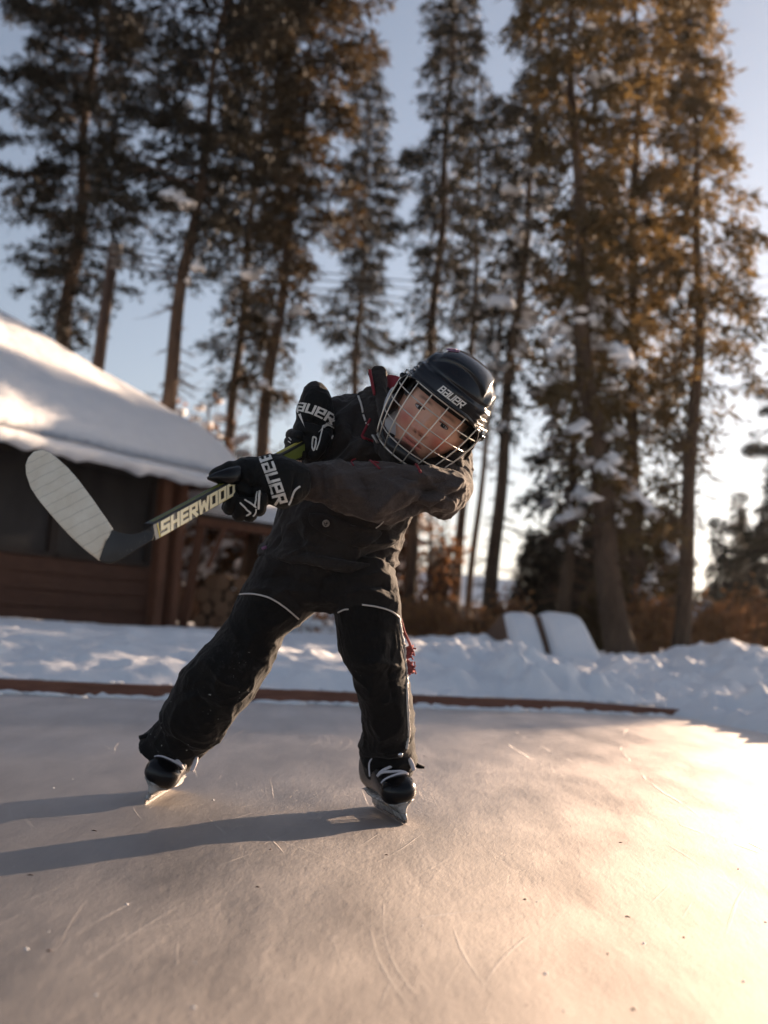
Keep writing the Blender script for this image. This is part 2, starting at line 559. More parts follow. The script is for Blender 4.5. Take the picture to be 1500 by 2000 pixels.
# ------------------------------------------------------------------ cabin with snow on its hipped roof
HA = Vector((-0.48, -0.877, 0)).normalized()      # along the facade, towards the camera
HB = Vector((-0.877, 0.48, 0)).normalized()       # into the cabin
HC = Vector((-2.37, 13.0, 0))                     # far right corner of the facade
HN = -HB                                          # outwards

def build_cabin():
    cab = thing('cabin', HC, 'low brown wooden cabin with dark screened windows and a thick snow roof', 'cabin')
    L, Wd, EZ = 9.0, 6.0, 1.96
    def pt(u, v, z):
        return HC + HA * u + HB * v + Vector((0, 0, z))
    Rm = Matrix((HA, HB, Vector((0, 0, 1)))).transposed()
    # siding below the windows: horizontal boards
    mb = MB()
    z = -0.1
    while z < 0.75:
        h = min(0.17, 0.752 - z)
        mb.box(pt(L / 2, 0.02, z + h / 2), L, 0.045, h - 0.006, Matrix.Rotation(0, 3, 'Z') @ Rm, 0, 0.008)
        z += 0.17
    mb.box(pt(L / 2, 0.06, 0.35), L, 0.03, 0.9, Rm)
    mb.box(pt(L / 2, 0.05, 1.90), L, 0.05, 0.24, Rm)                 # header board
    # end wall and back wall
    for k in range(13):
        mb.box(pt(0.02, Wd / 2, -0.02 + 0.165 * k), 0.045, Wd, 0.16, Rm, 0, 0.008)
    mb.box(pt(0.07, Wd / 2, 0.97), 0.04, Wd, 2.1, Rm)
    mb.box(pt(L / 2, Wd, 0.97), L, 0.05, 2.1, Rm)
    mb.build('wall', M_LOG, cab, smooth=False)
    # posts
    for u in (0.05, 0.34):
        mb = MB()
        mb.box(pt(u, -0.02, 0.9), 0.15, 0.15, 2.05, Rm, 0, 0.012)
        mb.build('post', M_LOG2, cab, smooth=False)
    # windows: wide dark screens between mullions
    glass = mat('window_screen', (0.030, 0.029, 0.030), 0.33, spec=0.2)
    t = NT(glass)
    n = t.noise(1.4, 4, 0.6, t.mapping((1, 1, 0.3)), 0.8)
    t.color(t.mix(t.ramp(n, [(0.35, 0), (0.7, 1)]), (0.010, 0.010, 0.011), (0.045, 0.041, 0.041)))
    t.rough(t.math('ADD', 0.25, t.math('MULTIPLY', n, 0.4)))
    edges = [0.46, 1.95, 3.3, 4.6, 6.0]
    for k in range(4):
        u0, u1 = edges[k], edges[k + 1]
        mb = MB()
        for uu, w in ((u0 + 0.03, 0.06), (u1 - 0.025, 0.045)):
            mb.box(pt(uu, 0.0, 1.265), w, 0.06, 1.03, Rm, 0, 0.005)
        mb.box(pt((u0 + u1) / 2, 0.0, 1.78 - 0.022), u1 - u0 - 0.115, 0.058, 0.05, Rm)
        mb.box(pt((u0 + u1) / 2, 0.0, 0.775), u1 - u0 - 0.115, 0.075, 0.05, Rm)
        w = mb.build('window', M_DARKWOOD, cab, smooth=False)
        mp = MB()
        mp.box(pt((u0 + u1) / 2, 0.03, 1.265), u1 - u0 - 0.1, 0.012, 0.98, Rm)
        mp.build('pane', glass, w, smooth=False)
    # rafters and eave
    OH = 0.50
    slope = math.tan(R(32))
    def roof_z(u, v):
        a = np.minimum(np.minimum(u + OH, v + OH), np.minimum(L + OH - u, Wd + OH - v))
        return EZ - 0.10 + a * slope
    for u in np.arange(0.1, L, 0.62):
        mb = MB()
        mb.beam(pt(u, -OH + 0.03, EZ - 0.17), pt(u, 0.6, EZ - 0.17 + (OH + 0.6) * slope * 0.93), 0.05, 0.12)
        mb.build('rafter', M_LOG2, cab, smooth=False)
    mb = MB()
    mb.beam(pt(-OH, -OH + 0.01, EZ - 0.155), pt(L + OH, -OH + 0.01, EZ - 0.155), 0.03, 0.13)
    mb.beam(pt(-OH + 0.01, -OH + 0.03, EZ - 0.155), pt(-OH + 0.01, Wd + OH, EZ - 0.155), 0.03, 0.13)
    mb.build('fascia', M_LOG2, cab, smooth=False)
    # roof deck and the snow slab on it
    def sheet(name, top, bot, ov, mt, n=120, parent=cab):
        us = np.linspace(-OH - ov, L + OH + ov, n)
        vs = np.linspace(-OH - ov, Wd + OH + ov, n)
        # denser at the rims
        U, V = np.meshgrid(us, vs)
        zt, zb = top(U, V), bot(U, V)
        W = HC.x + HA.x * U + HB.x * V, HC.y + HA.y * U + HB.y * V
        A = np.stack([W[0], W[1], zt], -1).reshape(-1, 3)
        B = np.stack([W[0], W[1], zb], -1).reshape(-1, 3)
        idx = np.arange(n * n).reshape(n, n)
        F = np.stack([idx[:-1, :-1], idx[:-1, 1:], idx[1:, 1:], idx[1:, :-1]], -1).reshape(-1, 4)
        rim = np.concatenate([idx[0, :-1], idx[:-1, -1], idx[-1, :0:-1], idx[:0:-1, 0]])
        nx = np.roll(rim, -1)
        S = np.stack([rim + n * n, nx + n * n, nx, rim], -1)
        return put(name, mesh_np(name, np.concatenate([A, B]), [F[:, ::-1], F + n * n, S]), mt, parent)
    sheet('roof', lambda u, v: roof_z(u, v), lambda u, v: roof_z(u, v) - 0.05, 0.0, M_DARKWOOD, 60)
    def soft(u, v, ov):
        a = np.minimum(np.minimum(u + OH, v + OH), np.minimum(L + OH - u, Wd + OH - v)) + ov
        return a
    def smooth_roof(u, v):
        ds = np.stack([u + OH, v + OH, L + OH - u, Wd + OH - v])
        k = 5.0
        a = -np.log(np.exp(-ds * k).sum(0)) / k
        return EZ - 0.10 + a * slope
    def top(u, v):
        e = np.clip(soft(u, v, 0.03) / 0.46, 0, 1)
        th = 0.34 * np.sqrt(np.clip(1 - (1 - e) ** 2, 0, 1))
        th = th * (1 + 0.25 * fbm(u * 0.8, v * 0.8, 8, 3)) + 0.03 * fbm(u * 2.5, v * 2.5, 12, 3)
        return np.maximum(smooth_roof(u, v), roof_z(u, v) - 0.02) + 0.02 + th
    def bot(u, v):
        return roof_z(u, v) + 0.012 - 0.03 * (soft(u, v, 0.0) < 0)
    sheet('snow_cover', top, bot, 0.03, M_SNOW, 260)
    # thin lip of older snow that has crept over the eave, parted from the slab by a dark crack
    mb = MB()
    n = 160
    for side in range(2):
        rings = []
        for k in range(n + 1):
            s = k / n
            if side == 0:
                c = pt(-OH - 0.05 + s * (L + 2 * OH), -OH - 0.13, 0)
                out = HN
            else:
                c = pt(-OH - 0.13, -OH - 0.05 + s * (Wd + 2 * OH), 0)
                out = -HA
            w = 0.13 + 0.06 * noise.noise(Vector((s * 14, side, 0))) + 0.02 * noise.noise(Vector((s * 60, side, 4)))
            zt = EZ - 0.185 + 0.02 * noise.noise(Vector((s * 20, side, 9)))
            dr = 0.04 + 0.06 * noise.noise(Vector((s * 45, side, 7)))
            rings.append([c - out * 0.13 + Vector((0, 0, zt)), c + out * (w * 0.3) + Vector((0, 0, zt + 0.035)), c + out * w * 0.8 + Vector((0, 0, zt + 0.01)),
                          c + out * w + Vector((0, 0, zt - 0.04)), c + out * w * 0.6 + Vector((0, 0, zt - 0.07 - dr)), c - out * 0.13 + Vector((0, 0, zt - 0.06))])
        mb.rings(rings)
    mb.build('snow_lip', M_SNOW, cab)

def build_woodshed():
    base = P(440, 1230, 13.6)
    base.z = 0
    sh = thing('woodshed', base, 'small open woodshed of brown posts with snow on its beam beside the cabin', 'woodshed')
    def at(px, py, Y):
        return P(px, py, Y)
    for a, b, w in (((352, 1240, 13.4), (398, 1000, 13.4), 0.11), ((470, 1250, 15.5), (488, 1040, 15.5), 0.11), ((620, 1250, 14.2), (634, 1055, 14.2), 0.11)):
        mb = MB()
        p, q = at(*a), at(*b)
        p.z = -0.1
        mb.beam(p, q, w, w, Vector((0, 1, 0)), 0, 0.01)
        mb.build('post', M_LOG2, sh, smooth=False)
    mb = MB()
    mb.beam(at(385, 1010, 13.3), at(650, 1052, 14.1), 0.12, 0.17, Vector((0, 0, 1)), 0, 0.01)
    mb.beam(at(400, 1018, 13.6), at(480, 1040, 15.6), 0.08, 0.14)
    mb.beam(at(405, 1110, 13.35), at(440, 1030, 13.38), 0.07, 0.07)
    mb.build('beam', M_LOG2, sh, smooth=False)
    # sloping roof with snow
    A, B, C, D = at(380, 1000, 13.2), at(660, 1042, 14.0), at(660, 1020, 16.2), at(420, 985, 15.8)
    mb = MB()
    dn = Vector((0, 0, -0.05))
    mb.add([A, B, C, D, A + dn, B + dn, C + dn, D + dn], [(0, 1, 2, 3), (7, 6, 5, 4), (0, 4, 5, 1), (1, 5, 6, 2), (2, 6, 7, 3), (3, 7, 4, 0)])
    mb.build('roof', M_DARKWOOD, sh, smooth=False)
    rings = []
    for k in range(41):
        s = k / 40
        p, q = A.lerp(B, s), D.lerp(C, s)
        ring = []
        for j in range(14):
            a = j / 13
            h = 0.16 * (1 - abs(2 * a - 1) ** 6) * (1 - abs(2 * s - 1) ** 14) * (1 + 0.4 * noise.noise(Vector((s * 7, a * 3, 0))))
            ring.append(p.lerp(q, a) + Vector((0, 0, 0.006 + h)))
        ring += [q + Vector((0, 0, 0.002)), p + Vector((0, 0, 0.002))]
        rings.append(ring)
    mb = MB()
    mb.rings(rings)
    mb.build('snow_cover', M_SNOW, sh)
    # split logs piled inside, each a thing
    end = mat('log_end', (0.30, 0.17, 0.10), 0.8)
    t = NT(end)
    t.color(t.mix(t.noise(9, 4), (0.20, 0.105, 0.06), (0.40, 0.24, 0.14)))
    barkm = M_BARK
    rnd = random.Random(11)
    row = 0
    for r in range(4):
        for c in range(8 - r // 2):
            px = 395 + c * 28 + (r % 2) * 14 + rnd.uniform(-4, 4)
            base_p = P(px, 1200, 14.6)
            rad = rnd.uniform(0.075, 0.115)
            x, y, z = base_p.x, base_p.y + rnd.uniform(-0.05, 0.1), 0.16 + r * 0.17
            mb = MB()
            n = 14
            rings = []
            sq = rnd.uniform(0.8, 1.0)
            rt = rnd.uniform(0, 6)
            for yy, rr in ((-0.22, rad * 0.96), (-0.215, rad), (0.0, rad * 1.02), (0.2, rad)):
                rings.append([Vector((x + rr * math.cos(a) * sq, y + yy, z + rr * math.sin(a) * (1 + 0.1 * math.sin(3 * a + rt)))) for a in [2 * math.pi * k / n for k in range(n)]])
            mb.rings(rings)
            o = mb.build('firewood_log', [barkm, end], smooth=False)
            me = o.data
            for f in me.polygons:
                if len(f.vertices) > 4:
                    f.material_index = 1
            tag(o, 'round cut brown log stacked in the woodshed beside the cabin', 'log', 'firewood logs stacked in the woodshed')

def build_lean_to():
    # low slanted cover buried in smooth snow, behind the bank on the right
    Y0 = 8.9
    o = P(1060, 1320, Y0)
    lt = thing('tarp_shelter', (o.x, o.y, 0), 'low slanted shelter under smooth snow with a dark seam and brown left end', 'shelter')
    def slab(p0, p1, p2, p3, depth, bulge, seed):
        """pillow of snow: front face p0(bl) p1(br) p2(tr) p3(tl), running back by depth"""
        N = 18
        front, rings = [], []
        V, F = [], []
        for j in range(N + 1):
            v = j / N
            for i in range(N + 1):
                u = i / N
                q = p0.lerp(p1, u).lerp(p3.lerp(p2, u), v)
                e = (1 - abs(2 * u - 1) ** 7) * (1 - max(0, 2 * v - 1) ** 6)
                q = q + Vector((0, 0, -0.03)) * (max(0, abs(2 * u - 1) - 0.4) / 0.6) ** 2 * v
                q = q + Vector((0, -1, 0.25)) * (bulge * e) + Vector((0, -1, 0)) * 0.03 * noise.noise(q * 3 + Vector((seed, 0, 0)))
                V.append(q)
        for j in range(N):
            for i in range(N):
                a = j * (N + 1) + i
                F.append((a, a + 1, a + N + 2, a + N + 1))
        # back copy
        off = len(V)
        for j in range(N + 1):
            v = j / N
            for i in range(N + 1):
                u = i / N
                q = p0.lerp(p1, u).lerp(p3.lerp(p2, u), v)
                V.append(q + Vector((0.04, depth, -0.02 - 0.02 * v)))
        for j in range(N):
            for i in range(N):
                a = off + j * (N + 1) + i
                F.append((a + N + 1, a + N + 2, a + 1, a))
        rim = [i for i in range(N + 1)] + [(j) * (N + 1) + N for j in range(1, N + 1)] + [N * (N + 1) + i for i in range(N - 1, -1, -1)] + [j * (N + 1) for j in range(N - 1, 0, -1)]
        for a, b in zip(rim, rim[1:] + rim[:1]):
            F.append((b, a, a + off, b + off))
        return V, F
    mb = MB()
    V, F = slab(P(1014, 1345, Y0), P(1088, 1350, Y0), P(1044, 1198, Y0 + 0.65), P(984, 1194, Y0 + 0.65), 0.40, 0.10, 1)
    mb.add(V, F)
    V, F = slab(P(1098, 1350, Y0), P(1206, 1352, Y0), P(1134, 1202, Y0 + 0.65), P(1055, 1192, Y0 + 0.65), 0.40, 0.14, 4)
    mb.add(V, F)
    mb.build('snow_cover', M_SNOW, lt)
    mb = MB()
    A, B, C = P(983, 1196, Y0 + 0.68), P(1016, 1345, Y0 + 0.02), P(930, 1258, Y0 + 1.3)
    D = C.copy()
    D.z = -0.05
    B.z = -0.05
    E, Fp = P(1125, 1210, Y0 + 0.62), P(1175, 1340, Y0 + 0.06)
    Fp.z = -0.05
    G = E + Vector((0.05, 1.2, -0.6))
    G.z = -0.05
    mb.add([A, B, D, C, E, Fp, G], [(0, 3, 2, 1), (0, 1, 5, 4), (0, 4, 6, 2, 3), (4, 5, 6)])
    mb.build('frame', mat('weathered_boards', (0.13, 0.075, 0.048), 0.85), lt, smooth=False)

build_cabin()
build_woodshed()
build_lean_to()
# ------------------------------------------------------------------ trees
def catmull(pts, n):
    pts = [np.array(p, dtype=float) for p in pts]
    out = []
    for i in range(len(pts) - 1):
        p0 = pts[max(i - 1, 0)]; p1 = pts[i]; p2 = pts[i + 1]; p3 = pts[min(i + 2, len(pts) - 1)]
        for k in range(n):
            t = k / n
            out.append(0.5 * ((2 * p1) + (-p0 + p2) * t + (2 * p0 - 5 * p1 + 4 * p2 - p3) * t * t + (-p0 + 3 * p1 - 3 * p2 + p3) * t ** 3))
    out.append(pts[-1])
    return np.array(out)

def diamonds(C, D, L, W, rs):
    """leaf-like quads: centres C, unit directions D, lengths L, widths W"""
    n = len(C)
    rv = rs.normal(size=(n, 3))
    side = np.cross(D, rv)
    side /= np.linalg.norm(side, axis=1, keepdims=True) + 1e-9
    L, W = L[:, None], W[:, None]
    a = C
    b = C + D * L * 0.45 + side * W
    c = C + D * L
    d = C + D * L * 0.45 - side * W
    return np.stack([a, b, c, d], 1).reshape(-1, 3)

def conifer(name, label, pts, Y, w_px, crown, density=1.0, droop=0.5, leaf=None, bare=0, snow=(), seed=0, group='tall conifers behind the rink',
            twiglen=0.33, top_z=None, cat='tree', leaf_w=1.0, fill=1.0):
    """pts: trunk pixels from the foot up; crown: [(py, radius_px)] from its foot up to its tip (pixels at depth Y)"""
    rs = np.random.RandomState(seed)
    tp = [P(x, y, Y) for x, y in pts]
    foot = tp[0].copy()
    if tp[0].z > 0.0:
        s = (tp[1] - tp[0]) / max(1e-3, (tp[1] - tp[0]).z)
        foot = tp[0] - s * (tp[0].z + 0.1)
        tp = [foot] + tp
    trunk = catmull([tuple(p) for p in tp], 8)
    r0 = w_px / FPX * Y * 0.5
    zs = trunk[:, 2]
    ztop = zs[-1]
    rad = r0 * np.clip(1 - 0.85 * (zs - zs[0]) / (ztop - zs[0]), 0.08, 1) * (1 + 0.5 * np.exp(-(zs - zs[0]) / 0.35))
    t = thing(name, (trunk[0][0], trunk[0][1], 0), label, cat, group)
    mb = MB()
    tr = trunk + np.stack([0.25 * r0 * np.sin(zs * 2.1 + seed), 0.25 * r0 * np.cos(zs * 1.7 + seed), 0 * zs], -1)
    mb.tube([tuple(p) for p in tr], list(rad), 12, 0)
    # dead branches on the bare stem
    cz = np.array([P(pts[-1][0], py, Y).z for py, _ in crown])
    cr = np.array([r / FPX * Y for _, r in crown])
    def at(z):
        return np.array([np.interp(z, zs, tr[:, 0]), np.interp(z, zs, tr[:, 1]), z])
    for k in range(bare):
        z = rs.uniform(max(0.8, cz[0] - 0.45 * (cz[-1] - cz[0])), cz[0] + 0.5)
        a = rs.uniform(0, 2 * math.pi)
        L = rs.uniform(0.3, 1.0) * max(cr[:2].max() * 0.9, 0.45)
        p = at(z)
        d = np.array([math.cos(a), math.sin(a), rs.uniform(-0.35, 0.15)])
        q = [p, p + d * L * 0.4, p + d * L * 0.75 + np.array([0, 0, -0.10 * L]), p + d * L + np.array([0, 0, -0.15 * L])]
        mb.tube([tuple(x) for x in q], [0.014, 0.010, 0.007, 0.003], 4, 1)
        for j in range(5):
            b = q[1] * (1 - j / 5) + q[3] * (j / 5)
            e = b + (d + rs.normal(size=3) * 0.6) * L * 0.28
            mb.tube([tuple(b), tuple((b + e) / 2 + rs.normal(size=3) * 0.02), tuple(e)], [0.006, 0.004, 0.002], 3, 1)
    # live branches in the crown
    H = cz[-1] - cz[0]
    nb = int(density * 26 * max(H, 1.0))
    C, D, Ls, Ws = [], [], [], []
    snow_spots = []
    golden = 2.399963
    ph = rs.uniform(0, 6.28, 3)
    for i in range(nb):
        f = (i + rs.uniform(0, 1)) / nb
        z = cz[0] + H * f ** 0.95
        if z > ztop:
            z = ztop - 0.02
        L = np.interp(z, cz, cr) * rs.uniform(0.40, 1.12)
        if rs.rand() < 0.10:
            L *= 1.25
        if L < 0.08:
            L = 0.08
        a = i * golden + rs.uniform(-0.5, 0.5)
        L *= 0.95 + 0.26 * math.sin(z * 2.1 + ph[0]) + 0.24 * math.sin(z * 4.7 + 2 * a + ph[1]) + 0.15 * math.sin(z * 1.1 + a + ph[2])
        p = at(z)
        out = np.array([math.cos(a), math.sin(a), 0.0])
        up0 = rs.uniform(-0.1, 0.25) + 0.3 * f
        dr = droop * rs.uniform(0.6, 1.3) * (1 - 0.5 * f)
        ns = 6
        ts = np.linspace(0, 1, ns)
        br = p[None] + out[None] * (L * ts)[:, None]
        br[:, 2] += L * (up0 * ts - dr * ts ** 1.6 + 0.30 * dr * ts ** 4)
        br[1:] += rs.normal(size=(ns - 1, 3)) * 0.03 * L
        mb.tube([tuple(x) for x in br], list(np.linspace(max(0.006, 0.016 * min(L, 1.5)), 0.003, ns)), 4, 1, cap=False)
        # sprays
        side = np.array([-out[1], out[0], 0.0])
        m = max(3, int(fill * 14.0 * L / twiglen * rs.uniform(0.35, 1.45) * min(1.0, 0.42 + 1.5 * f)))
        for j in range(m):
            s = rs.uniform(0.06, 1.0) ** 0.62
            k = s * (ns - 1)
            k0 = min(int(k), ns - 2)
            b = br[k0] + (br[k0 + 1] - br[k0]) * (k - k0)
            sg = 1 if rs.rand() < 0.5 else -1
            tl = twiglen * rs.uniform(0.5, 1.15) * (1.1 - 0.5 * s)
            d = out * rs.uniform(0.2, 0.9) + side * sg * rs.uniform(0.3, 1.0) + np.array([0, 0, -rs.uniform(0.1, 1.0) * droop * 1.5])
            d /= np.linalg.norm(d)
            q = 6
            tt = np.linspace(0.05, 1, q)
            pos = b[None] + d[None] * (tl * tt)[:, None]
            pos[:, 2] -= 0.25 * droop * tl * tt ** 2
            dd = d[None] * 0.7 + rs.normal(size=(q, 3)) * 0.55
            dd /= np.linalg.norm(dd, axis=1, keepdims=True)
            C.append(pos); D.append(dd)
            Ls.append(rs.uniform(0.07, 0.15, q) * (0.7 + 0.5 * twiglen / 0.33))
            Ws.append(rs.uniform(0.010, 0.022, q) * leaf_w)
        for lo, hi, prob in snow:
            if lo <= z <= hi and rs.rand() < prob:
                s0 = rs.uniform(0.25, 0.6)
                snow_spots.append((br.copy(), s0, min(1.0, s0 + rs.uniform(0.25, 0.5)), L, a))
    mb.build('trunk', [M_BARK, M_TWIG], t)
    C, D, Ls, Ws = np.concatenate(C), np.concatenate(D), np.concatenate(Ls), np.concatenate(Ws)
    V = diamonds(C, D, Ls, Ws, rs)
    put('crown', mesh_np('crown', V, np.arange(len(V)).reshape(-1, 4)), leaf or M_LEAF_DARK, t, smooth=False)
    keep = snow_spots if len(snow_spots) <= 90 else [snow_spots[i] for i in rs.permutation(len(snow_spots))[:90]]
    for br, s0, s1, L, a in keep:
        sb = MB()
        n = 12
        side = np.array([-math.sin(a), math.cos(a), 0])
        wide = rs.uniform(0.08, 0.17) * min(1.1, 0.45 + L * 0.55)
        rings = []
        for i in range(n + 1):
            k = (s0 + (s1 - s0) * i / n) * 5
            k0 = min(int(k), 4)
            c = br[k0] + (br[k0 + 1] - br[k0]) * (k - k0)
            tap = math.sqrt(max(0.02, 1 - abs(2 * i / n - 1) ** 2.5))
            r = []
            for j in range(9):
                an = 2 * math.pi * j / 9
                q = Vector(c) * 9 + Vector((math.cos(an), math.sin(an), 0)) * 1.3
                w = wide * tap * (1 + 0.75 * noise.noise(q))
                h = w * (0.85 if math.sin(an) > 0 else 0.25) * (1 + 0.5 * noise.noise(q * 1.9))
                r.append(tuple(c + side * w * math.cos(an) + np.array([0, 0, 0.012 + h * math.sin(an)])))
            rings.append(r)
        sb.rings(rings)
        for j in range(rs.randint(2, 5)):
            k = rs.uniform(s0, s1) * 5
            k0 = min(int(k), 4)
            c = br[k0] + (br[k0 + 1] - br[k0]) * (k - k0) + side * rs.uniform(-1.8, 1.8) * wide + np.array([0, 0, -0.03])
            z = wide * rs.uniform(0.35, 0.8)
            sb.ball(tuple(c), z * 1.3, z, z * 0.55, Matrix.Rotation(a, 3, 'Z'), 2, 0, 0.8)
        sb.build('snow_clump', M_SNOW, t)
    return t

def zat(px, py, Y):
    return P(px, py, Y).z

conifer('spruce_tree', 'dark dense spruce behind the cabin roof, left of the pole', [(112, 760), (140, 560), (165, 300), (190, 0), (200, -160)], 17.5, 44,
        [(740, 60), (640, 85), (520, 100), (430, 135), (330, 175), (200, 195), (60, 190), (-160, 130)], 1.05, 0.5, M_LEAF_DARK, 10, seed=1)
conifer('spruce_tree', 'tall spruce with a long bare trunk just right of the pole', [(330, 750), (365, 520), (405, 250), (440, 0), (455, -150)], 14, 40,
        [(560, 40), (480, 80), (400, 120), (300, 155), (180, 170), (60, 180), (-150, 120)], 0.95, 0.5, M_LEAF_DARK, 50, ((3, 9, 0.05),), seed=2)
conifer('spruce_tree', 'slender dim spruce between the bare trunk and the golden crown', [(455, 800), (478, 560), (492, 420), (520, 150), (540, -140)], 19, 26,
        [(790, 60), (600, 85), (420, 95), (150, 105), (-140, 60)], 0.75, 0.5, M_LEAF_DARK, 26, ((3, 7, 0.10),), seed=3)
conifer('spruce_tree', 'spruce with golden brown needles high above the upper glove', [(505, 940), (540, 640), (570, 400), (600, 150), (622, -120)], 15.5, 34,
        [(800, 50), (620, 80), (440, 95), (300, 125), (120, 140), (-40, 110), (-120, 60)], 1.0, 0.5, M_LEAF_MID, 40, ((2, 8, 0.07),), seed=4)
conifer('spruce_tree', 'narrow pointed spruce whose whole tip stands against the sky', [(690, 800), (710, 480), (722, 90)], 23, 22,
        [(780, 60), (560, 70), (430, 62), (300, 58), (180, 36), (92, 6)], 0.95, 0.5, M_LEAF_DARK, 24, seed=5)
conifer('spruce_tree', 'tall narrow spruce rising right above the helmet', [(790, 1220), (820, 900), (845, 650), (868, 350), (888, 0), (895, -120)], 18, 30,
        [(800, 40), (700, 62), (600, 75), (420, 75), (250, 78), (120, 68), (0, 50), (-120, 30)], 0.8, 0.55, M_LEAF_DARK, 40, seed=6)
conifer('spruce_tree', 'thinner spruce with its tip just right of the tallest one over the helmet', [(882, 1220), (905, 990), (925, 620), (935, 350), (940, 145)], 20, 22,
        [(700, 35), (560, 45), (440, 52), (300, 50), (200, 32), (145, 6)], 0.65, 0.55, M_LEAF_DARK, 36, seed=7)
conifer('spruce_tree', 'thin nearly bare conifer stem right of the child', [(910, 1220), (945, 900), (965, 750), (1005, 375), (1018, 220)], 21, 15,
        [(700, 35), (600, 45), (480, 45), (360, 40), (220, 8)], 0.4, 0.4, M_LEAF_DARK, 44, ((2, 7, 0.12),), seed=8)
conifer('spruce_tree', 'pale straight trunk with snowy lower boughs right of the helmet', [(955, 1230), (985, 850), (1010, 600), (1030, 450), (1045, 250), (1065, -80)], 16, 30,
        [(860, 40), (760, 70), (620, 95), (500, 100), (340, 90), (160, 80), (0, 62), (-80, 40)], 0.65, 0.65, M_LEAF_DARK, 40, ((0.8, 7.0, 0.5),), seed=9)
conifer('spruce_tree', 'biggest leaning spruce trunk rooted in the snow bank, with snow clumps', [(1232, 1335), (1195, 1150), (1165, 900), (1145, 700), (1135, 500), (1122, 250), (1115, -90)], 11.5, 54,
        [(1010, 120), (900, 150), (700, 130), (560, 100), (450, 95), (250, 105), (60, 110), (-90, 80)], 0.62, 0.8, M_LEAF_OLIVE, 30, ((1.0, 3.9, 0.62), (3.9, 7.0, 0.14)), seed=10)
conifer('spruce_tree', 'slim spruce left of the leaning trunk above the snowy shelter', [(1098, 1240), (1118, 950), (1128, 760), (1140, 560), (1150, 330)], 13.5, 28,
        [(1080, 60), (950, 85), (850, 90), (640, 70), (450, 48), (330, 8)], 0.6, 0.8, M_LEAF_DARK, 20, ((0.8, 5.0, 0.55),), seed=11)
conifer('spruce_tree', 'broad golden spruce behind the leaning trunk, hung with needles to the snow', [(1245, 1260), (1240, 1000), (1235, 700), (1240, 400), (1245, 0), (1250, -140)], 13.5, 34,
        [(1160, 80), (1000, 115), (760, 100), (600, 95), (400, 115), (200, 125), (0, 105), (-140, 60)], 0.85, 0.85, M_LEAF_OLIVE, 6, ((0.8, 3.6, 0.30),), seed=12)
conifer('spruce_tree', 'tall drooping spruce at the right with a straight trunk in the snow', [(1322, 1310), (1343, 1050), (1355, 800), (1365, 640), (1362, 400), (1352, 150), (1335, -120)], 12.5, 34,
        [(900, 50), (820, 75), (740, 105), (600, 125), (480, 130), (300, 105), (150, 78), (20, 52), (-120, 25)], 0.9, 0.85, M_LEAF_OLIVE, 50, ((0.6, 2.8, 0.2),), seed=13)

# right of the rink, outside the frame: the trees whose shade falls across the ice and the cabin
def conifer_at(label, x, y, h, crown, density, leaf, seed, fill=1.0):
    q = pix([(x, y, 0.0), (x + 0.1, y, h * 0.5), (x, y, h)])
    k = FPX / y
    py = pix([(x, y, z) for z, _ in crown])[:, 1]
    conifer('spruce_tree', label, [tuple(a) for a in q], y, 0.34 * k, [(p, r * k) for p, (_, r) in zip(py, crown)], density, 0.6, leaf, 6, seed=seed, fill=fill)
conifer_at('spruce right of the rink whose gappy shade crosses the far ice', 11.0, 16.6, 9, [(1.6, 0.7), (3.0, 1.0), (6, 0.7), (9, 0.1)], 0.8, M_LEAF_DARK, 31, 1.1)
conifer_at('slim spruce right of the rink nearer than the others there', 7.4, 13.4, 8, [(1.2, 0.5), (3, 0.75), (5, 0.5), (8, 0.1)], 0.8, M_LEAF_DARK, 32, 1.0)
conifer_at('dense spruce far right whose shade lies on the cabin windows', 9.3, 24.0, 8, [(0.8, 1.6), (3.5, 1.8), (6, 1.1), (8, 0.1)], 1.3, M_LEAF_DARK, 33)
conifer_at('broad spruce right of the field whose shade lies on the left snow bank', 7.4, 17.0, 5.2, [(0.7, 1.2), (2.4, 1.35), (4, 0.9), (5.2, 0.1)], 1.3, M_LEAF_DARK, 35)
conifer_at('spruce right of the field between two others out of view', 9.4, 20.8, 6, [(0.7, 1.2), (3, 1.3), (4.6, 0.9), (6, 0.1)], 1.3, M_LEAF_DARK, 36)
conifer_at('small gappy spruce right of the field nearest the snow bank', 6.9, 14.9, 8, [(0.9, 0.55), (3, 0.65), (5, 0.5), (8, 0.1)], 0.8, M_LEAF_DARK, 37)
conifer_at('dense spruce far right whose shade lies on the cabin roof', 13.0, 28.5, 9, [(0.8, 1.6), (4, 1.9), (7, 1.2), (9, 0.1)], 1.2, M_LEAF_DARK, 34)

# ------------------------------------------------------------------ young evergreens, shrubs and thin far trees
def bushy(name, label, px, Y, base_py, top_py, w_px, leaf, seed, cat, group, snow=0.0, fill=1.0):
    b = P(px, base_py, Y)
    hx = px + (base_py - top_py) * 0.06
    conifer(name, label, [(px, base_py), ((px + hx) / 2, (base_py + top_py) / 2), (hx, top_py)], Y, 8,
            [(base_py - 4, w_px), (base_py * 0.7 + top_py * 0.3, w_px * 0.95), (base_py * 0.35 + top_py * 0.65, w_px * 0.6), (top_py, 3)],
            3.2 * fill, 0.5, leaf, 0, ((0, 9, snow),) if snow else (), seed, group, 0.26, cat=cat)

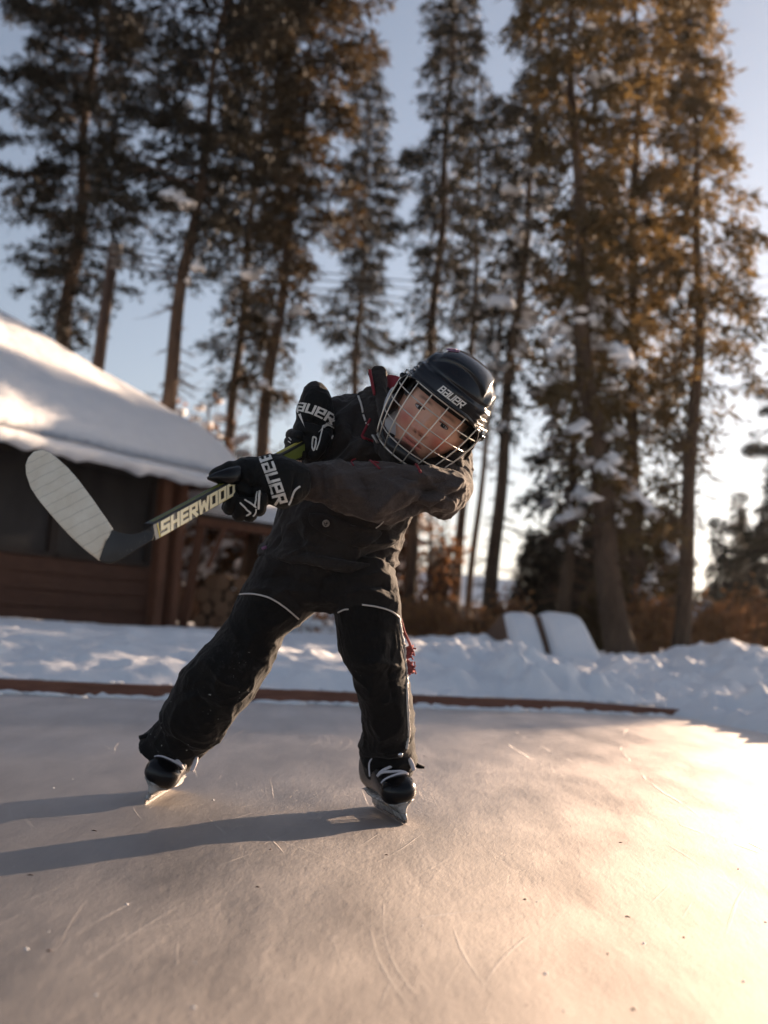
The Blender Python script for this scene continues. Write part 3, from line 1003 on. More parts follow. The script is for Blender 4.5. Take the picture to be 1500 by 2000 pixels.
for k, (px, Y, b, tp, w, lf, lb) in enumerate((
        (1035, 17, 1240, 1040, 46, M_LEAF_DARK, 'young dark evergreen left of the snowy shelter'),
        (1090, 19, 1240, 985, 62, M_LEAF_DARK, 'young dark evergreen behind the snowy shelter'),
        (1150, 18, 1250, 1010, 55, M_LEAF_DARK, 'young dark evergreen between the shelter and the leaning trunk'),
        (1200, 17, 1255, 960, 60, M_LEAF_OLIVE, 'young olive evergreen right behind the leaning trunk'),
        (1285, 17, 1265, 990, 56, M_LEAF_OLIVE, 'young golden evergreen between the two right hand trunks'))):
    bushy('young_spruce', lb, px, Y, b, tp, w, lf, 40 + k, 'young tree', 'young evergreens under the right hand trees')

for k, (px, Y, b, tp, w, lb) in enumerate((
        (1392, 24, 1275, 1010, 26, 'thin far conifer directly right of the straight trunk'),
        (1425, 30, 1275, 960, 24, 'thin far conifer third from the right edge'),
        (1462, 27, 1280, 1040, 30, 'thin far conifer near the right edge of the field'),
        (1408, 21, 1280, 1090, 26, 'short far conifer low at the right between thinner ones'),
        (1488, 23, 1290, 900, 34, 'tall far conifer cut by the right edge'),
        (1440, 35, 1275, 1000, 22, 'dim far conifer farthest back at the right'),
        (1005, 34, 1215, 1110, 14, 'tiny far conifer beside the snowy shelter'),
        (860, 36, 1205, 1085, 18, 'small far conifer beside the far house'))):
    bushy('far_conifer', lb, px, Y, b, tp, w, M_LEAF_DARK, 60 + k, 'tree', 'thin conifers far beyond the field', fill=0.35)

def shrub(label, px, Y, base_py, h_px, w_px, m, seed, snow=False, n=60, name='bare_shrub', leafy=0, group='leafless shrubs behind the snow bank', thick=1.0):
    rnd = random.Random(seed)
    b = P(px, base_py, Y)
    b.z = 0.0
    top = P(px, base_py - h_px, Y).z
    wr = w_px / FPX * Y
    t = thing(name, b, label, 'shrub', group)
    mb = MB()
    sb = MB()
    C, D = [], []
    for k in range(n):
        a = rnd.uniform(0, 6.283)
        r = math.sqrt(rnd.random())
        h = top * rnd.uniform(0.5, 1.0) * (1 - 0.35 * r)
        p0 = b + Vector((math.cos(a), math.sin(a), 0)) * wr * 0.25 * r + Vector((0, 0, -0.05))
        p3 = b + Vector((math.cos(a) * wr * r, math.sin(a) * wr * r, h))
        pm = p0.lerp(p3, 0.5) + Vector((rnd.gauss(0, 0.05), rnd.gauss(0, 0.05), 0.12 * h))
        mb.tube([p0, pm, p3], [0.012 * thick, 0.008 * thick, 0.003 * thick], 4, 0, cap=False)
        for j in range(5):
            s = rnd.uniform(0.35, 1)
            q = p0.lerp(pm, s * 2) if s < 0.5 else pm.lerp(p3, s * 2 - 1)
            e = q + Vector((rnd.gauss(0, 1), rnd.gauss(0, 1), abs(rnd.gauss(0.4, 0.6)))).normalized() * rnd.uniform(0.12, 0.4) * min(1, top)
            mb.tube([q, q.lerp(e, 0.5) + Vector((rnd.gauss(0, .02), rnd.gauss(0, .02), 0)), e], [0.006 * thick, 0.004 * thick, 0.002 * thick], 3, 0, cap=False)
            if leafy:
                for i in range(leafy):
                    C.append(q.lerp(e, rnd.random()))
                    D.append((e - q).normalized())
            if snow and rnd.random() < 0.42:
                z = rnd.uniform(0.03, 0.11)
                sb.ball(e.lerp(q, 0.4), z * 1.4, z * 1.4, z * 0.8, None, 1, 0, 0.3)
    mb.build('stems', m, t)
    if C:
        rs = np.random.RandomState(seed)
        C = np.array([tuple(c) for c in C])
        D = np.array([tuple(d) for d in D]) * 0.6 + rs.normal(size=(len(C), 3)) * 0.5
        D /= np.linalg.norm(D, axis=1, keepdims=True)
        V = diamonds(C, D, rs.uniform(0.06, 0.12, len(C)), rs.uniform(0.014, 0.03, len(C)), rs)
        put('dry_leaves', mesh_np('dry_leaves', V, np.arange(len(V)).reshape(-1, 4)), M_DRY, t, smooth=False)
    if snow and sb.n:
        sb.build('loose_snow', M_SNOW, t)['kind'] = 'stuff'
    return t

M_DRY = m_foliage('dry_leaves', (0.17, 0.085, 0.04), (0.34, 0.165, 0.07), (0.45, 0.21, 0.07))
SH = 'leafless shrubs behind the snow bank'
for k, (px, Y, b, h, w, mt, sn, lf, lb) in enumerate((
        (300, 17, 800, 0, 90, M_TWIG, True, 0, None),
        (590, 11.5, 1260, 110, 60, M_TWIG_RED, True, 4, 'rusty shrub seen between the legs of the child'),
        (660, 12.5, 1260, 90, 50, M_TWIG_RED, True, 3, 'snow dotted shrub behind the straight knee'),
        (830, 14, 1250, 100, 50, M_TWIG_RED, False, 4, 'rusty shrub right of the straight knee'),
        (880, 15, 1250, 70, 50, M_TWIG_RED, False, 2, 'low reddish shrub in front of the far houses'),
        (935, 13, 1260, 75, 50, M_TWIG, False, 2, 'brown shrub left of the snowy shelter'),
        (985, 16, 1250, 110, 40, M_TWIG_RED, False, 2, 'thin shrub just behind the left end of the shelter'),
        (1265, 13, 1290, 160, 50, M_TWIG_RED, False, 5, 'orange brown shrub between the two right hand trunks'),
        (1380, 19, 1285, 120, 60, M_TWIG, False, 3, 'brown shrub right of the straight trunk'),
        (1440, 17, 1290, 190, 50, M_TWIG, False, 4, 'tall bare shrub near the right edge'),
        (1490, 16, 1300, 170, 45, M_TWIG_RED, False, 3, 'bare shrub cut by the right edge'),
        (1405, 15, 1292, 130, 45, M_TWIG_RED, False, 6, 'rusty leaved shrub at the foot of the thin far conifers'),
        (1340, 16, 1285, 110, 40, M_TWIG_RED, False, 6, 'low rusty shrub hidden partly by the straight trunk'))):
    if lb:
        shrub(lb, px, Y, b, h, w, mt, 100 + k, sn, leafy=lf)
# tall leafless bushes with snow and dry leaves that stand behind the cabin and the gloves
for k, (px, Y, tp, w, sn, lb) in enumerate((
        (300, 16.5, 715, 85, True, 'snowy bush rising behind the right slope of the cabin roof'),
        (420, 17, 760, 70, True, 'snowy bush above the corner of the cabin roof'),
        (600, 18, 720, 80, True, 'rust leaved bush behind the upper glove'),
        (690, 19, 690, 60, True, 'rust leaved bush behind the raised collar'),
        (530, 16, 800, 50, True, 'brown bush behind the lower end of the stick grip'),
        (365, 19, 690, 75, True, 'frosted bush between the bare trunk and the dim spruce'),
        (640, 17, 800, 70, True, 'snow flecked rusty bush behind the skater\'s raised elbow'),
        (760, 20, 780, 60, True, 'frosted bush just left of the helmet'),
        (840, 19, 930, 55, False, 'thin bare bush right of the skater\'s chest'))):
    b = 1235
    shrub(lb, px, Y, b, b - tp, w, M_TWIG_RED if k in (2, 3, 6) else M_TWIG, 200 + k, sn, 120 if k != 8 else 40, 'tall_bush', 12 if k in (2, 3, 6) else 4, 'tall leafless bushes behind the cabin', 2.2)

# ------------------------------------------------------------------ pole, wires, far houses, far wood
def build_pole():
    Y = 14.9
    a, b = P(180, 800, Y), P(224, 474, Y)
    s = (b - a) / (b - a).z
    foot = a - s * (a.z + 0.2)
    t = thing('utility_pole', (foot.x, foot.y, 0), 'brown wooden utility pole standing behind the cabin roof', 'utility pole')
    mb = MB()
    mb.tube([foot, a, b], [0.10, 0.09, 0.072], 12)
    mb.build('pole', M_POLE, t)
    mb = MB()
    for k, (x, y) in enumerate(((228, 480), (229, 492), (228, 507), (227, 520))):
        c = P(x, y, Y - 0.05)
        mb.tube([c + Vector((-0.08, 0, 0)), c + Vector((0.06, 0, 0))], [0.035, 0.045], 8)
    mb.build('insulator', mat('porcelain', (0.08, 0.07, 0.065), 0.4), t)
    wire = mat('wire', (0.03, 0.03, 0.032), 0.5)
    ends = ((1560, 528), (1560, 548), (1560, 572), (1560, 588))
    lb = ('topmost thin wire running right from the utility pole', 'second thin wire from the top of the utility pole',
          'third thin wire down the utility pole', 'lowest thin wire running right from the utility pole')
    for k in range(4):
        p = P(230, (480, 492, 507, 520)[k], Y)
        q = P(ends[k][0], ends[k][1], 30)
        pts = []
        for i in range(25):
            s = i / 24
            c = p.lerp(q, s)
            c.z -= 1.1 * 4 * s * (1 - s) * 0.5
            pts.append(c)
        mb = MB()
        mb.tube(pts, 0.011, 5)
        tag(mb.build('power_line', wire), lb[k], 'wire', 'wires on the utility pole')

def far_house(label, px, py, Y, w, h, roofh, col, seed):
    b = P(px, py, Y)
    t = thing('far_house', (b.x, b.y, 0), label, 'house', 'houses far behind the trees')
    z0 = 0
    top = h
    d = w * 0.7
    mb = MB()
    x, y = b.x, b.y
    mb.box(Vector((x, y, top / 2)), w, d, top)
    mb.add([(x - w / 2, y - d / 2, top), (x - w / 2, y + d / 2, top), (x - w / 2, y, top + roofh), (x + w / 2, y - d / 2, top), (x + w / 2, y + d / 2, top), (x + w / 2, y, top + roofh)], [(0, 1, 2), (3, 5, 4)])
    mb.build('wall', mat('far_wall', col, 0.8), t, smooth=False)
    mb = MB()
    o = 0.35
    for sgn in (-1, 1):
        A = Vector((x - w / 2 - o, y + sgn * (d / 2 + o), top - 0.15)); B = Vector((x + w / 2 + o, y + sgn * (d / 2 + o), top - 0.15))
        Cc = Vector((x + w / 2 + o, y, top + roofh)); Dd = Vector((x - w / 2 - o, y, top + roofh))
        u = Vector((0, 0, 0.25))
        mb.add([A, B, Cc, Dd, A + u, B + u, Cc + u, Dd + u], [(0, 1, 2, 3), (7, 6, 5, 4), (0, 4, 5, 1), (1, 5, 6, 2), (3, 7, 4, 0)])
    mb.build('roof', M_SNOW, t, smooth=False)
    for k in (-0.25, 0.25):
        mb = MB()
        mb.box(Vector((x + k * w, y - d / 2 - 0.02, top * 0.55)), w * 0.16, 0.06, top * 0.35)
        mb.build('window', mat('far_pane', (0.03, 0.035, 0.04), 0.2), t, smooth=False)

build_pole()
far_house('grey far house with a snowy roof right of the straight leg', 862, 1190, 52, 3.6, 1.2, 1.0, (0.20, 0.19, 0.20), 1)
far_house('brown far house with a snowy roof between the two thin bare trunks', 938, 1195, 46, 2.6, 1.1, 0.8, (0.20, 0.12, 0.08), 2)
far_house('small far house right of the straight trunk, roof white with snow', 1390, 1268, 48, 3.2, 0.9, 0.8, (0.24, 0.17, 0.11), 3)

def build_far_wood():
    rs = np.random.RandomState(77)
    V = []
    mbt = MB()
    for k in range(150):
        a = R(rs.uniform(-34, 34))
        d = rs.uniform(70, 110)
        x, y = d * math.sin(a), d * math.cos(a)
        h = rs.uniform(1.6, 4.2)
        n = 90
        f = rs.rand(n)
        r = (1 - f) * h * 0.22 * rs.rand(n)
        th = rs.uniform(0, 6.28, n)
        C = np.stack([x + r * np.cos(th), y + r * np.sin(th), h * f], -1)
        D = np.stack([np.cos(th), np.sin(th), -0.4 + 0 * th], -1)
        V.append(diamonds(C, D / np.linalg.norm(D, axis=1, keepdims=True), rs.uniform(0.2, 0.5, n), rs.uniform(0.05, 0.12, n), rs))
    V = np.concatenate(V)
    o = put('far_wood', mesh_np('far_wood', V, np.arange(len(V)).reshape(-1, 4)), M_LEAF_DARK, smooth=False)
    tag(o, 'low dark strip of distant wood along the horizon', 'wood', kind='stuff')
build_far_wood()
# ------------------------------------------------------------------ the skating child
def fabric(name, c0, c1, rough=0.85, weave=900, heather=0.0, specks=0.0, sheen=0.08):
    m = mat(name, c0, rough, spec=0.22)
    t = NT(m)
    t.b.inputs['Sheen Weight'].default_value = sheen
    t.b.inputs['Sheen Roughness'].default_value = 0.5
    n = t.noise(14, 5, 0.6)
    w = t.noise(weave, 2, 0.6)
    c = t.mix(t.ramp(n, [(0.3, 0), (0.7, 1)]), c0, c1)
    if heather:
        c = t.mix(t.math('MULTIPLY', t.ramp(w, [(0.45, 0), (0.65, 1)]), heather), c, tuple(min(1, x * 2.6) for x in c1))
    if specks:
        s = t.ramp(t.noise(150, 2, 0.6), [(0.70, 0), (0.76, 1)])
        keep = t.ramp(t.noise(7, 3), [(0.50, 0), (0.64, 1)])
        q = t.node('ShaderNodeVectorMath', [t.co, tuple(P(455, 1290, 2.40))], operation='DISTANCE').outputs['Value']
        smudge = t.math('MULTIPLY', t.math('SUBTRACT', 1.0, t.math('DIVIDE', q, 0.075), clamp=True), t.ramp(t.noise(60, 4, 0.7), [(0.52, 0), (0.8, 0.16)]))
        f = t.math('MAXIMUM', t.math('MULTIPLY', t.math('MULTIPLY', s, keep), 0.8), smudge)
        c = t.mix(f, c, (0.55, 0.53, 0.5))
    t.color(c)
    b = t.bump(t.noise(22, 4, 0.55, dist=0.8), 0.55, 0.010, t.bump(n, 0.5, 0.012))
    t.normal(t.bump(w, 0.35, 0.0008, b))
    return m

M_JACKET = fabric('jacket_cloth', (0.015, 0.0125, 0.012), (0.029, 0.024, 0.0215), heather=0.35)
M_SLEEVE = fabric('heather_cloth', (0.029, 0.024, 0.023), (0.054, 0.041, 0.036), heather=0.6)
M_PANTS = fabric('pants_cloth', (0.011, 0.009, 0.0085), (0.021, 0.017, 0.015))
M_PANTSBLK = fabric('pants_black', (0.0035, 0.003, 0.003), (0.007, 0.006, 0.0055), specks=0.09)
M_GLOVE = fabric('glove_cloth', (0.003, 0.003, 0.003), (0.006, 0.006, 0.006), 0.7, sheen=0.05)
M_GLOSS = mat('black_leather', (0.005, 0.005, 0.006), 0.24, spec=0.32)
M_WHITE = mat('white_print_and_glint', (0.72, 0.69, 0.64), 0.5)
M_PIPE = mat('reflective_piping', (0.60, 0.55, 0.50), 0.45)
M_RED = mat('red_lining', (0.22, 0.012, 0.022), 0.7)
M_WIRE = mat('cage_wire', (0.66, 0.61, 0.53), 0.3, metal=0.8)
M_STEEL = mat('steel', (0.55, 0.55, 0.56), 0.22, metal=1.0)
M_SHELL = mat('helmet_shell', (0.004, 0.0045, 0.007), 0.2, spec=0.35, coat=0.25)
M_PLASTIC = mat('black_plastic', (0.010, 0.010, 0.011), 0.3, spec=0.5)
M_HOLDER = mat('holder_plastic', (0.55, 0.53, 0.50), 0.35, spec=0.5)
t_ = NT(M_HOLDER)
t_.color(t_.mix(t_.ramp(t_.noise(70, 4, 0.6), [(0.42, 0), (0.62, 1)]), (0.42, 0.40, 0.38), (0.16, 0.15, 0.14)))
M_LACE = mat('lace', (0.62, 0.58, 0.60), 0.8)
M_FLEECE = mat('grey_fleece', (0.50, 0.49, 0.50), 0.95)

KID = thing('person', (-0.24, 2.42, 0), 'child ice hockey player leaning sideways in dark winter clothes and caged helmet', 'person')

def loft(stations, sub=5, n=28, k=2.3, mb=None, mat=0, cap0=True, cap1=True, sh=False):
    """stations: (ax, ay, bx, by, Y, th) two silhouette pixels, depth, half thickness (metres); returns an MB"""
    S = catmull([(*s[:6],) for s in stations], sub)
    if sh:                                                     # the legs stand further back than the chest
        S[:, 4] += np.interp((S[:, 1] + S[:, 3]) / 2, [780, 900, 1180, 1400, 1500], [0.0, 0.02, 0.06, 0.12, 0.17])
    A = [P(s[0], s[1], s[4]) for s in S]
    B = [P(s[2], s[3], s[4]) for s in S]
    C = [(a + b) / 2 for a, b in zip(A, B)]
    rings = []
    for i in range(len(S)):
        e = (B[i] - A[i]) / 2
        tg = (C[min(i + 1, len(C) - 1)] - C[max(i - 1, 0)])
        d = e.cross(tg)
        d = d.normalized() if d.length > 1e-9 else Vector((0, -1, 0))
        if d.y > 0:
            d = -d
        th = S[i][5]
        r = []
        for j in range(n):
            a = 2 * math.pi * j / n
            c, s = math.cos(a), math.sin(a)
            cx = math.copysign(abs(c) ** (2 / k), c)
            sx = math.copysign(abs(s) ** (2 / k), s)
            r.append(C[i] + e * cx + d * th * sx)
        rings.append(r)
    mb = mb or MB()
    mb.rings(rings, mat, cap0, cap1)
    return mb

def fix_normals(me):
    bm = bmesh.new()
    bm.from_mesh(me)
    bmesh.ops.recalc_face_normals(bm, faces=bm.faces[:])
    bm.to_mesh(me)
    bm.free()

def remesh(mb, voxel, smooth=4, fac=0.5):
    me = mb.mesh('tmp')
    fix_normals(me)
    o = bpy.data.objects.new('tmp', me)
    COL.objects.link(o)
    md = o.modifiers.new('r', 'REMESH')
    md.mode = 'VOXEL'
    md.voxel_size = voxel
    md2 = o.modifiers.new('s', 'SMOOTH')
    md2.factor = fac
    md2.iterations = smooth
    dg = bpy.context.evaluated_depsgraph_get()
    out = bpy.data.meshes.new_from_object(o.evaluated_get(dg))
    bpy.data.objects.remove(o)
    bpy.data.meshes.remove(me)
    out.materials.clear()
    return out

def wrinkle(me, folds=(), amp=0.004, scale=16, seed=0, stretch=None, ridge=0.5):
    """push the vertices along their normals: soft noise wrinkles and drawn folds ((polyline px), width px, height m)"""
    n = len(me.vertices)
    V = np.empty(n * 3, dtype=np.float32)
    me.vertices.foreach_get('co', V)
    V = V.reshape(-1, 3).astype(float)
    N = np.empty(n * 3, dtype=np.float32)
    me.vertices.foreach_get('normal', N)
    N = N.reshape(-1, 3)
    h = np.zeros(n)
    if amp:
        W = V * np.array(stretch or (1, 1, 1)) * scale
        off = Vector((seed * 7.1, seed * 3.3, 0))
        nz = noise.noise
        vals = []
        for w in W:
            w = Vector(w) + off
            u = w + noise.noise_vector(w * 0.6) * 0.9
            a = nz(u * 0.8)
            r1 = 1 - min(1, abs(nz(u)) * 2.6)
            r2 = 1 - min(1, abs(nz(u * 1.9 + Vector((5, 1, 2)))) * 2.6)
            vals.append(0.8 * a + 0.75 * r1 * r1 + 0.35 * r2 * r2 - 0.35)
        h += amp * np.array(vals)
    if folds:
        px = pix(V)
        face = np.clip(-(N @ np.array(cF)) * 2.5 + 0.2, 0, 1)
        for pl, wd, ht in folds:
            best = np.full(n, 1e9)
            tt = np.zeros(n)
            L = len(pl) - 1
            for i in range(L):
                a, b = np.array(pl[i], float), np.array(pl[i + 1], float)
                ab = b - a
                t = np.clip(((px - a) @ ab) / (ab @ ab), 0, 1)
                d = np.linalg.norm(px - a - t[:, None] * ab, axis=1)
                up = d < best
                best = np.where(up, d, best)
                tt = np.where(up, (i + t) / L, tt)
            fade = np.sin(np.clip(tt, 0.02, 0.98) * math.pi) ** 0.6
            h += face * ht * 2.0 * np.exp(-(best / wd) ** 1.25) * fade
    V += N * h[:, None]
    me.vertices.foreach_set('co', V.astype(np.float32).ravel())
    me.update()

def bvh_of(*meshes):
    V, F, o = [], [], 0
    for me in meshes:
        V += [v.co.copy() for v in me.vertices]
        F += [[i + o for i in p.vertices] for p in me.polygons]
        o = len(V)
    return BVHTree.FromPolygons(V, F)

def hit(bvh, px, py, off=0.0):
    d = ray(px, py)
    loc, nr, _, dist = bvh.ray_cast(cO, d)
    if loc is None:
        loc, nr, _, dist = bvh.find_nearest(P(px, py, 2.43 if py > 1050 else 2.2))
    if nr.dot(d) > 0:
        nr = -nr
    return loc + nr * off, nr

def inside(poly, x, y):
    c = np.zeros(len(x), bool)
    j = len(poly) - 1
    for i in range(len(poly)):
        xi, yi = poly[i]
        xj, yj = poly[j]
        with np.errstate(divide='ignore', invalid='ignore'):
            c ^= ((yi > y) != (yj > y)) & (x < (xj - xi) * (y - yi) / (yj - yi + 1e-12) + xi)
        j = i
    return c

GLYPH = {
    'B': (0.62, [[(0, 0), (0, 1), (.55, 1), (.58, .52), (0, .52)], [(.58, .5), (.6, 0), (0, 0)]]),
    'a': (0.62, [[(.05, 1), (.6, 1), (.6, 0), (0, 0), (0, .5), (.6, .5)]]),
    'U': (0.62, [[(0, 1), (0, 0), (.6, 0), (.6, 1)]]),
    'e': (0.62, [[(.6, 0), (0, 0), (0, 1), (.6, 1), (.6, .5), (0, .5)]]),
    'R': (0.62, [[(0, 0), (0, 1), (.6, 1), (.6, .48), (0, .48)], [(.25, .48), (.62, 0)]]),
    'S': (0.62, [[(.6, 1), (0, 1), (0, .5), (.6, .5), (.6, 0), (0, 0)]]),
    'H': (0.62, [[(0, 0), (0, 1)], [(.6, 0), (.6, 1)], [(0, .5), (.6, .5)]]),
    'E': (0.56, [[(.56, 1), (0, 1), (0, 0), (.56, 0)], [(0, .5), (.5, .5)]]),
    'W': (0.86, [[(0, 1), (.14, 0), (.43, .75), (.72, 0), (.86, 1)]]),
    'O': (0.62, [[(0, .0), (0, 1), (.6, 1), (.6, 0), (0, 0)]]),
    'D': (0.62, [[(0, 0), (0, 1), (.5, 1), (.62, .8), (.62, .2), (.5, 0), (0, 0)]]),
}

def lettering(mb, text, place, th=0.2, gap=0.34, mat=0, step=0.25, base=0.0):
    """place(u, v, lift) -> world point; letters are strokes on a grid, 1 unit high"""
    u0 = 0.0
    k = 0
    for ch in text:
        w, strokes = GLYPH[ch]
        for st in strokes:
            for (x0, y0), (x1, y1) in zip(st[:-1], st[1:]):
                a, b = np.array((x0, y0)), np.array((x1, y1))
                d = b - a
                L = np.linalg.norm(d)
                d = d / L
                nn = np.array((-d[1], d[0])) * th / 2
                a, b = a - d * th / 2, b + d * th / 2
                m = max(2, int((L + th) / step) + 1)
                V, F = [], []
                lift = base + 0.00006 * (k % 7)
                k += 1
                for i in range(m + 1):
                    q = a + (b - a) * i / m
                    for s in (-1, 0, 1):
                        r = q + nn * s
                        V.append(place(u0 + r[0], r[1], lift))
                for i in range(m):
                    for j in range(2):
                        F.append((i * 3 + j, i * 3 + j + 1, i * 3 + j + 4, i * 3 + j + 3))
                mb.add(V, F, mat)
        u0 += w + gap
    return u0 - gap

def text_width(text, gap=0.34):
    return sum(GLYPH[c][0] for c in text) + gap * (len(text) - 1)

def strip(mb, bvh, pl, rad, mat=0, off=0.001, n=6, dens=6):
    pts = catmull([(x, y) for x, y in pl], max(1, dens))
    mb.tube([hit(bvh, x, y, off)[0] for x, y in pts], rad, n, mat)

# ---------------- trousers
mb = MB()
loft([(520, 1050, 770, 1075, 2.43, .105), (508, 1085, 764, 1105, 2.43, .115), (493, 1120, 768, 1135, 2.42, .12), (500, 1160, 776, 1172, 2.42, .11), (560, 1178, 720, 1186, 2.42, .08)], mb=mb, sh=True)
loft([(508, 1085, 662, 1140, 2.41, .10), (484, 1135, 630, 1180, 2.40, .095), (467, 1166, 590, 1217, 2.38, .085), (447, 1208, 551, 1252, 2.37, .075), (421, 1244, 530, 1300, 2.36, .075),
      (390, 1272, 510, 1332, 2.355, .074), (364, 1300, 492, 1362, 2.36, .073), (339, 1340, 472, 1388, 2.37, .07), (315, 1389, 443, 1428, 2.385, .066), (321, 1396, 437, 1434, 2.387, .063),
      (302, 1418, 410, 1464, 2.40, .062), (275, 1438, 376, 1499, 2.41, .066)], mb=mb, sh=True)
loft([(640, 1120, 770, 1120, 2.41, .10), (640, 1155, 778, 1160, 2.39, .095), (651, 1188, 782, 1208, 2.37, .085), (657, 1230, 784, 1240, 2.36, .078), (664, 1272, 789, 1278, 2.35, .076),
      (684, 1306, 793, 1312, 2.35, .074), (699, 1360, 806, 1368, 2.36, .07), (709, 1408, 811, 1428, 2.375, .067), (702, 1458, 810, 1470, 2.39, .066), (703, 1478, 812, 1480, 2.395, .068), (707, 1502, 808, 1498, 2.40, .062)], mb=mb, sh=True)
me = remesh(mb, 0.0036, 5)
wrinkle(me, [
    (((520, 1180), (560, 1150), (610, 1160)), 9, .005), (((500, 1130), (560, 1125), (620, 1150)), 10, -.005), (((690, 1130), (740, 1120), (770, 1130)), 8, .006), (((700, 1152), (750, 1142), (778, 1160)), 7, -.006),
    (((660, 1165), (720, 1150), (775, 1180)), 9, .006), (((690, 1300), (740, 1290), (795, 1310)), 9, .005), 
    (((470, 1260), (500, 1290), (525, 1300)), 8, -.005), (((400, 1290), (440, 1330), (490, 1350)), 9, .005),
    (((345, 1345), (380, 1350), (420, 1400)), 8, -.003), (((440, 1290), (420, 1340), (440, 1400)), 8, .003), (((500, 1230), (470, 1290), (480, 1330)), 8, .003), (((480, 1152), (530, 1152), (592, 1196)), 9, .005), (((720, 1230), (735, 1300), (725, 1370)), 9, .0035), (((770, 1240), (760, 1320), (775, 1400)), 9, -.003), (((720, 1400), (745, 1440), (735, 1480)), 8, .003), (((310, 1430), (360, 1460), (390, 1490)), 8, -.004), (((700, 1480), (760, 1490), (812, 1482)), 5, -.006),
    (((620, 1180), (630, 1130), (690, 1100)), 9, -.006)], 0.0052, 13, 3, (1.1, 1, 1.0))
pb = bvh_of(me)
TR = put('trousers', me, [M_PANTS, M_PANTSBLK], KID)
c = np.empty(len(me.polygons) * 3)
me.polygons.foreach_get('center', c)
pc = pix(c.reshape(-1, 3))
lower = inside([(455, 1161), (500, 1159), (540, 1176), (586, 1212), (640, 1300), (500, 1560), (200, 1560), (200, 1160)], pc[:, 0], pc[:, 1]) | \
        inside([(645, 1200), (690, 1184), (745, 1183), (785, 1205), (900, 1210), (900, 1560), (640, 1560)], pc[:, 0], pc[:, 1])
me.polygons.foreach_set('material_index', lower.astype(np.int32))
mb = MB()
strip(mb, pb, [(469, 1161), (495, 1160), (525, 1167), (555, 1185), (583, 1209)], 0.0019)
mb.build('piping', M_PIPE, TR)
mb = MB()
strip(mb, pb, [(661, 1196), (672, 1191), (681, 1190)], 0.0018)
mb.build('piping', M_PIPE, TR)
mb = MB()
strip(mb, pb, [(707, 1181), (735, 1185), (762, 1193), (779, 1205)], 0.0019)
mb.build('piping', M_PIPE, TR)
# open side zip with frayed lining and a red cord on the outer side of the straight leg
mb = MB()
rnd = random.Random(8)
zp = catmull([(781, 1208), (785, 1232), (791, 1262), (797, 1300), (796, 1345), (799, 1390), (800, 1430), (796, 1462)], 12)
mb.tube([hit(pb, x - 2 + rnd.uniform(-1, 1), y, .001)[0] for x, y in zp], [0.0022 + 0.0016 * rnd.random() for _ in zp], 6)
zp2 = catmull([(790, 1262), (799, 1310), (800, 1370), (803, 1430)], 12)
mb.tube([hit(pb, x - 6, y, .001)[0] for x, y in zp2], 0.0015, 6)
mb.build('zip', M_PIPE, TR)
mb = MB()
for k in range(9):
    q = P(803 + rnd.uniform(-4, 7), 1266 + k * 6 + rnd.uniform(-3, 3), 2.44)
    mb.ball(q - cR * 0.008, 0.007 + 0.004 * rnd.random(), 0.006, 0.004 + 0.004 * rnd.random(), Matrix.Rotation(rnd.uniform(-1, 1), 3, 'Y'), 2, 0, 0.9)
    mb.tube([q - cR * 0.012, q + Vector((rnd.gauss(0, .003), -.004, rnd.gauss(0, .004))), q + cR * 0.004 + Vector((0, 0, rnd.gauss(0, .006)))], 0.002, 5)
mb.tube([P(x, y, 2.43) for x, y in catmull([(783, 1208), (789, 1232), (798, 1252), (806, 1272)], 4)], 0.003, 6)
mb.build('cord', mat('red_cord', (0.30, 0.07, 0.065), 0.85), TR)
mb = MB()
q, nr = hit(pb, 781, 1473, .002)
mb.ball(q, .006, .003, .006, None, 2)
mb.build('snap', M_STEEL, TR)
mb = MB()
mb.tube([P(806, 1490, 2.55), P(818, 1497, 2.54), P(829, 1499, 2.54)], [0.007, 0.005, 0.003], 8)
mb.tube([P(322, 1440, 2.54), P(290, 1436, 2.53), P(272, 1441, 2.53)], [0.009, 0.006, 0.005], 8)
mb.build('hem_strap', M_PANTSBLK, TR)

# ---------------- jacket: trunk, shoulders, both sleeves in one surface
mb = MB()
loft([(512, 1082, 762, 1117, 2.43, .118), (505, 1077, 772, 1111, 2.43, .134), (510, 1066, 779, 1099, 2.43, .136), (516, 1056, 778, 1088, 2.43, .130), (526, 1036, 787, 1066, 2.43, .122), (536, 1005, 789, 1038, 2.43, .125), (556, 962, 806, 1010, 2.42, .125), (590, 905, 842, 975, 2.41, .125),
      (634, 835, 888, 940, 2.40, .12), (668, 795, 892, 915, 2.39, .11), (705, 772, 868, 890, 2.37, .095), (748, 775, 850, 868, 2.34, .075)], mb=mb, n=36, sh=True)
# arm that crosses the body: shoulder, elbow pushed forward, forearm to the lower glove
loft([(832, 862, 900, 905, 2.37, .06), (836, 885, 908, 935, 2.33, .062), (838, 915, 909, 968, 2.27, .062), (836, 930, 900, 988, 2.21, .058), (845, 935, 880, 992, 2.17, .045)], mb=mb, sh=True)
loft([(902, 925, 868, 992, 2.20, .035), (875, 912, 845, 1001, 2.165, .05), (830, 910, 815, 1008, 2.15, .055), (770, 907, 768, 1024, 2.14, .062), (715, 908, 724, 1022, 2.135, .060),
      (655, 905, 664, 1002, 2.13, .052), (605, 905, 612, 979, 2.13, .043), (578, 908, 584, 972, 2.13, .038)], mb=mb, sh=True)
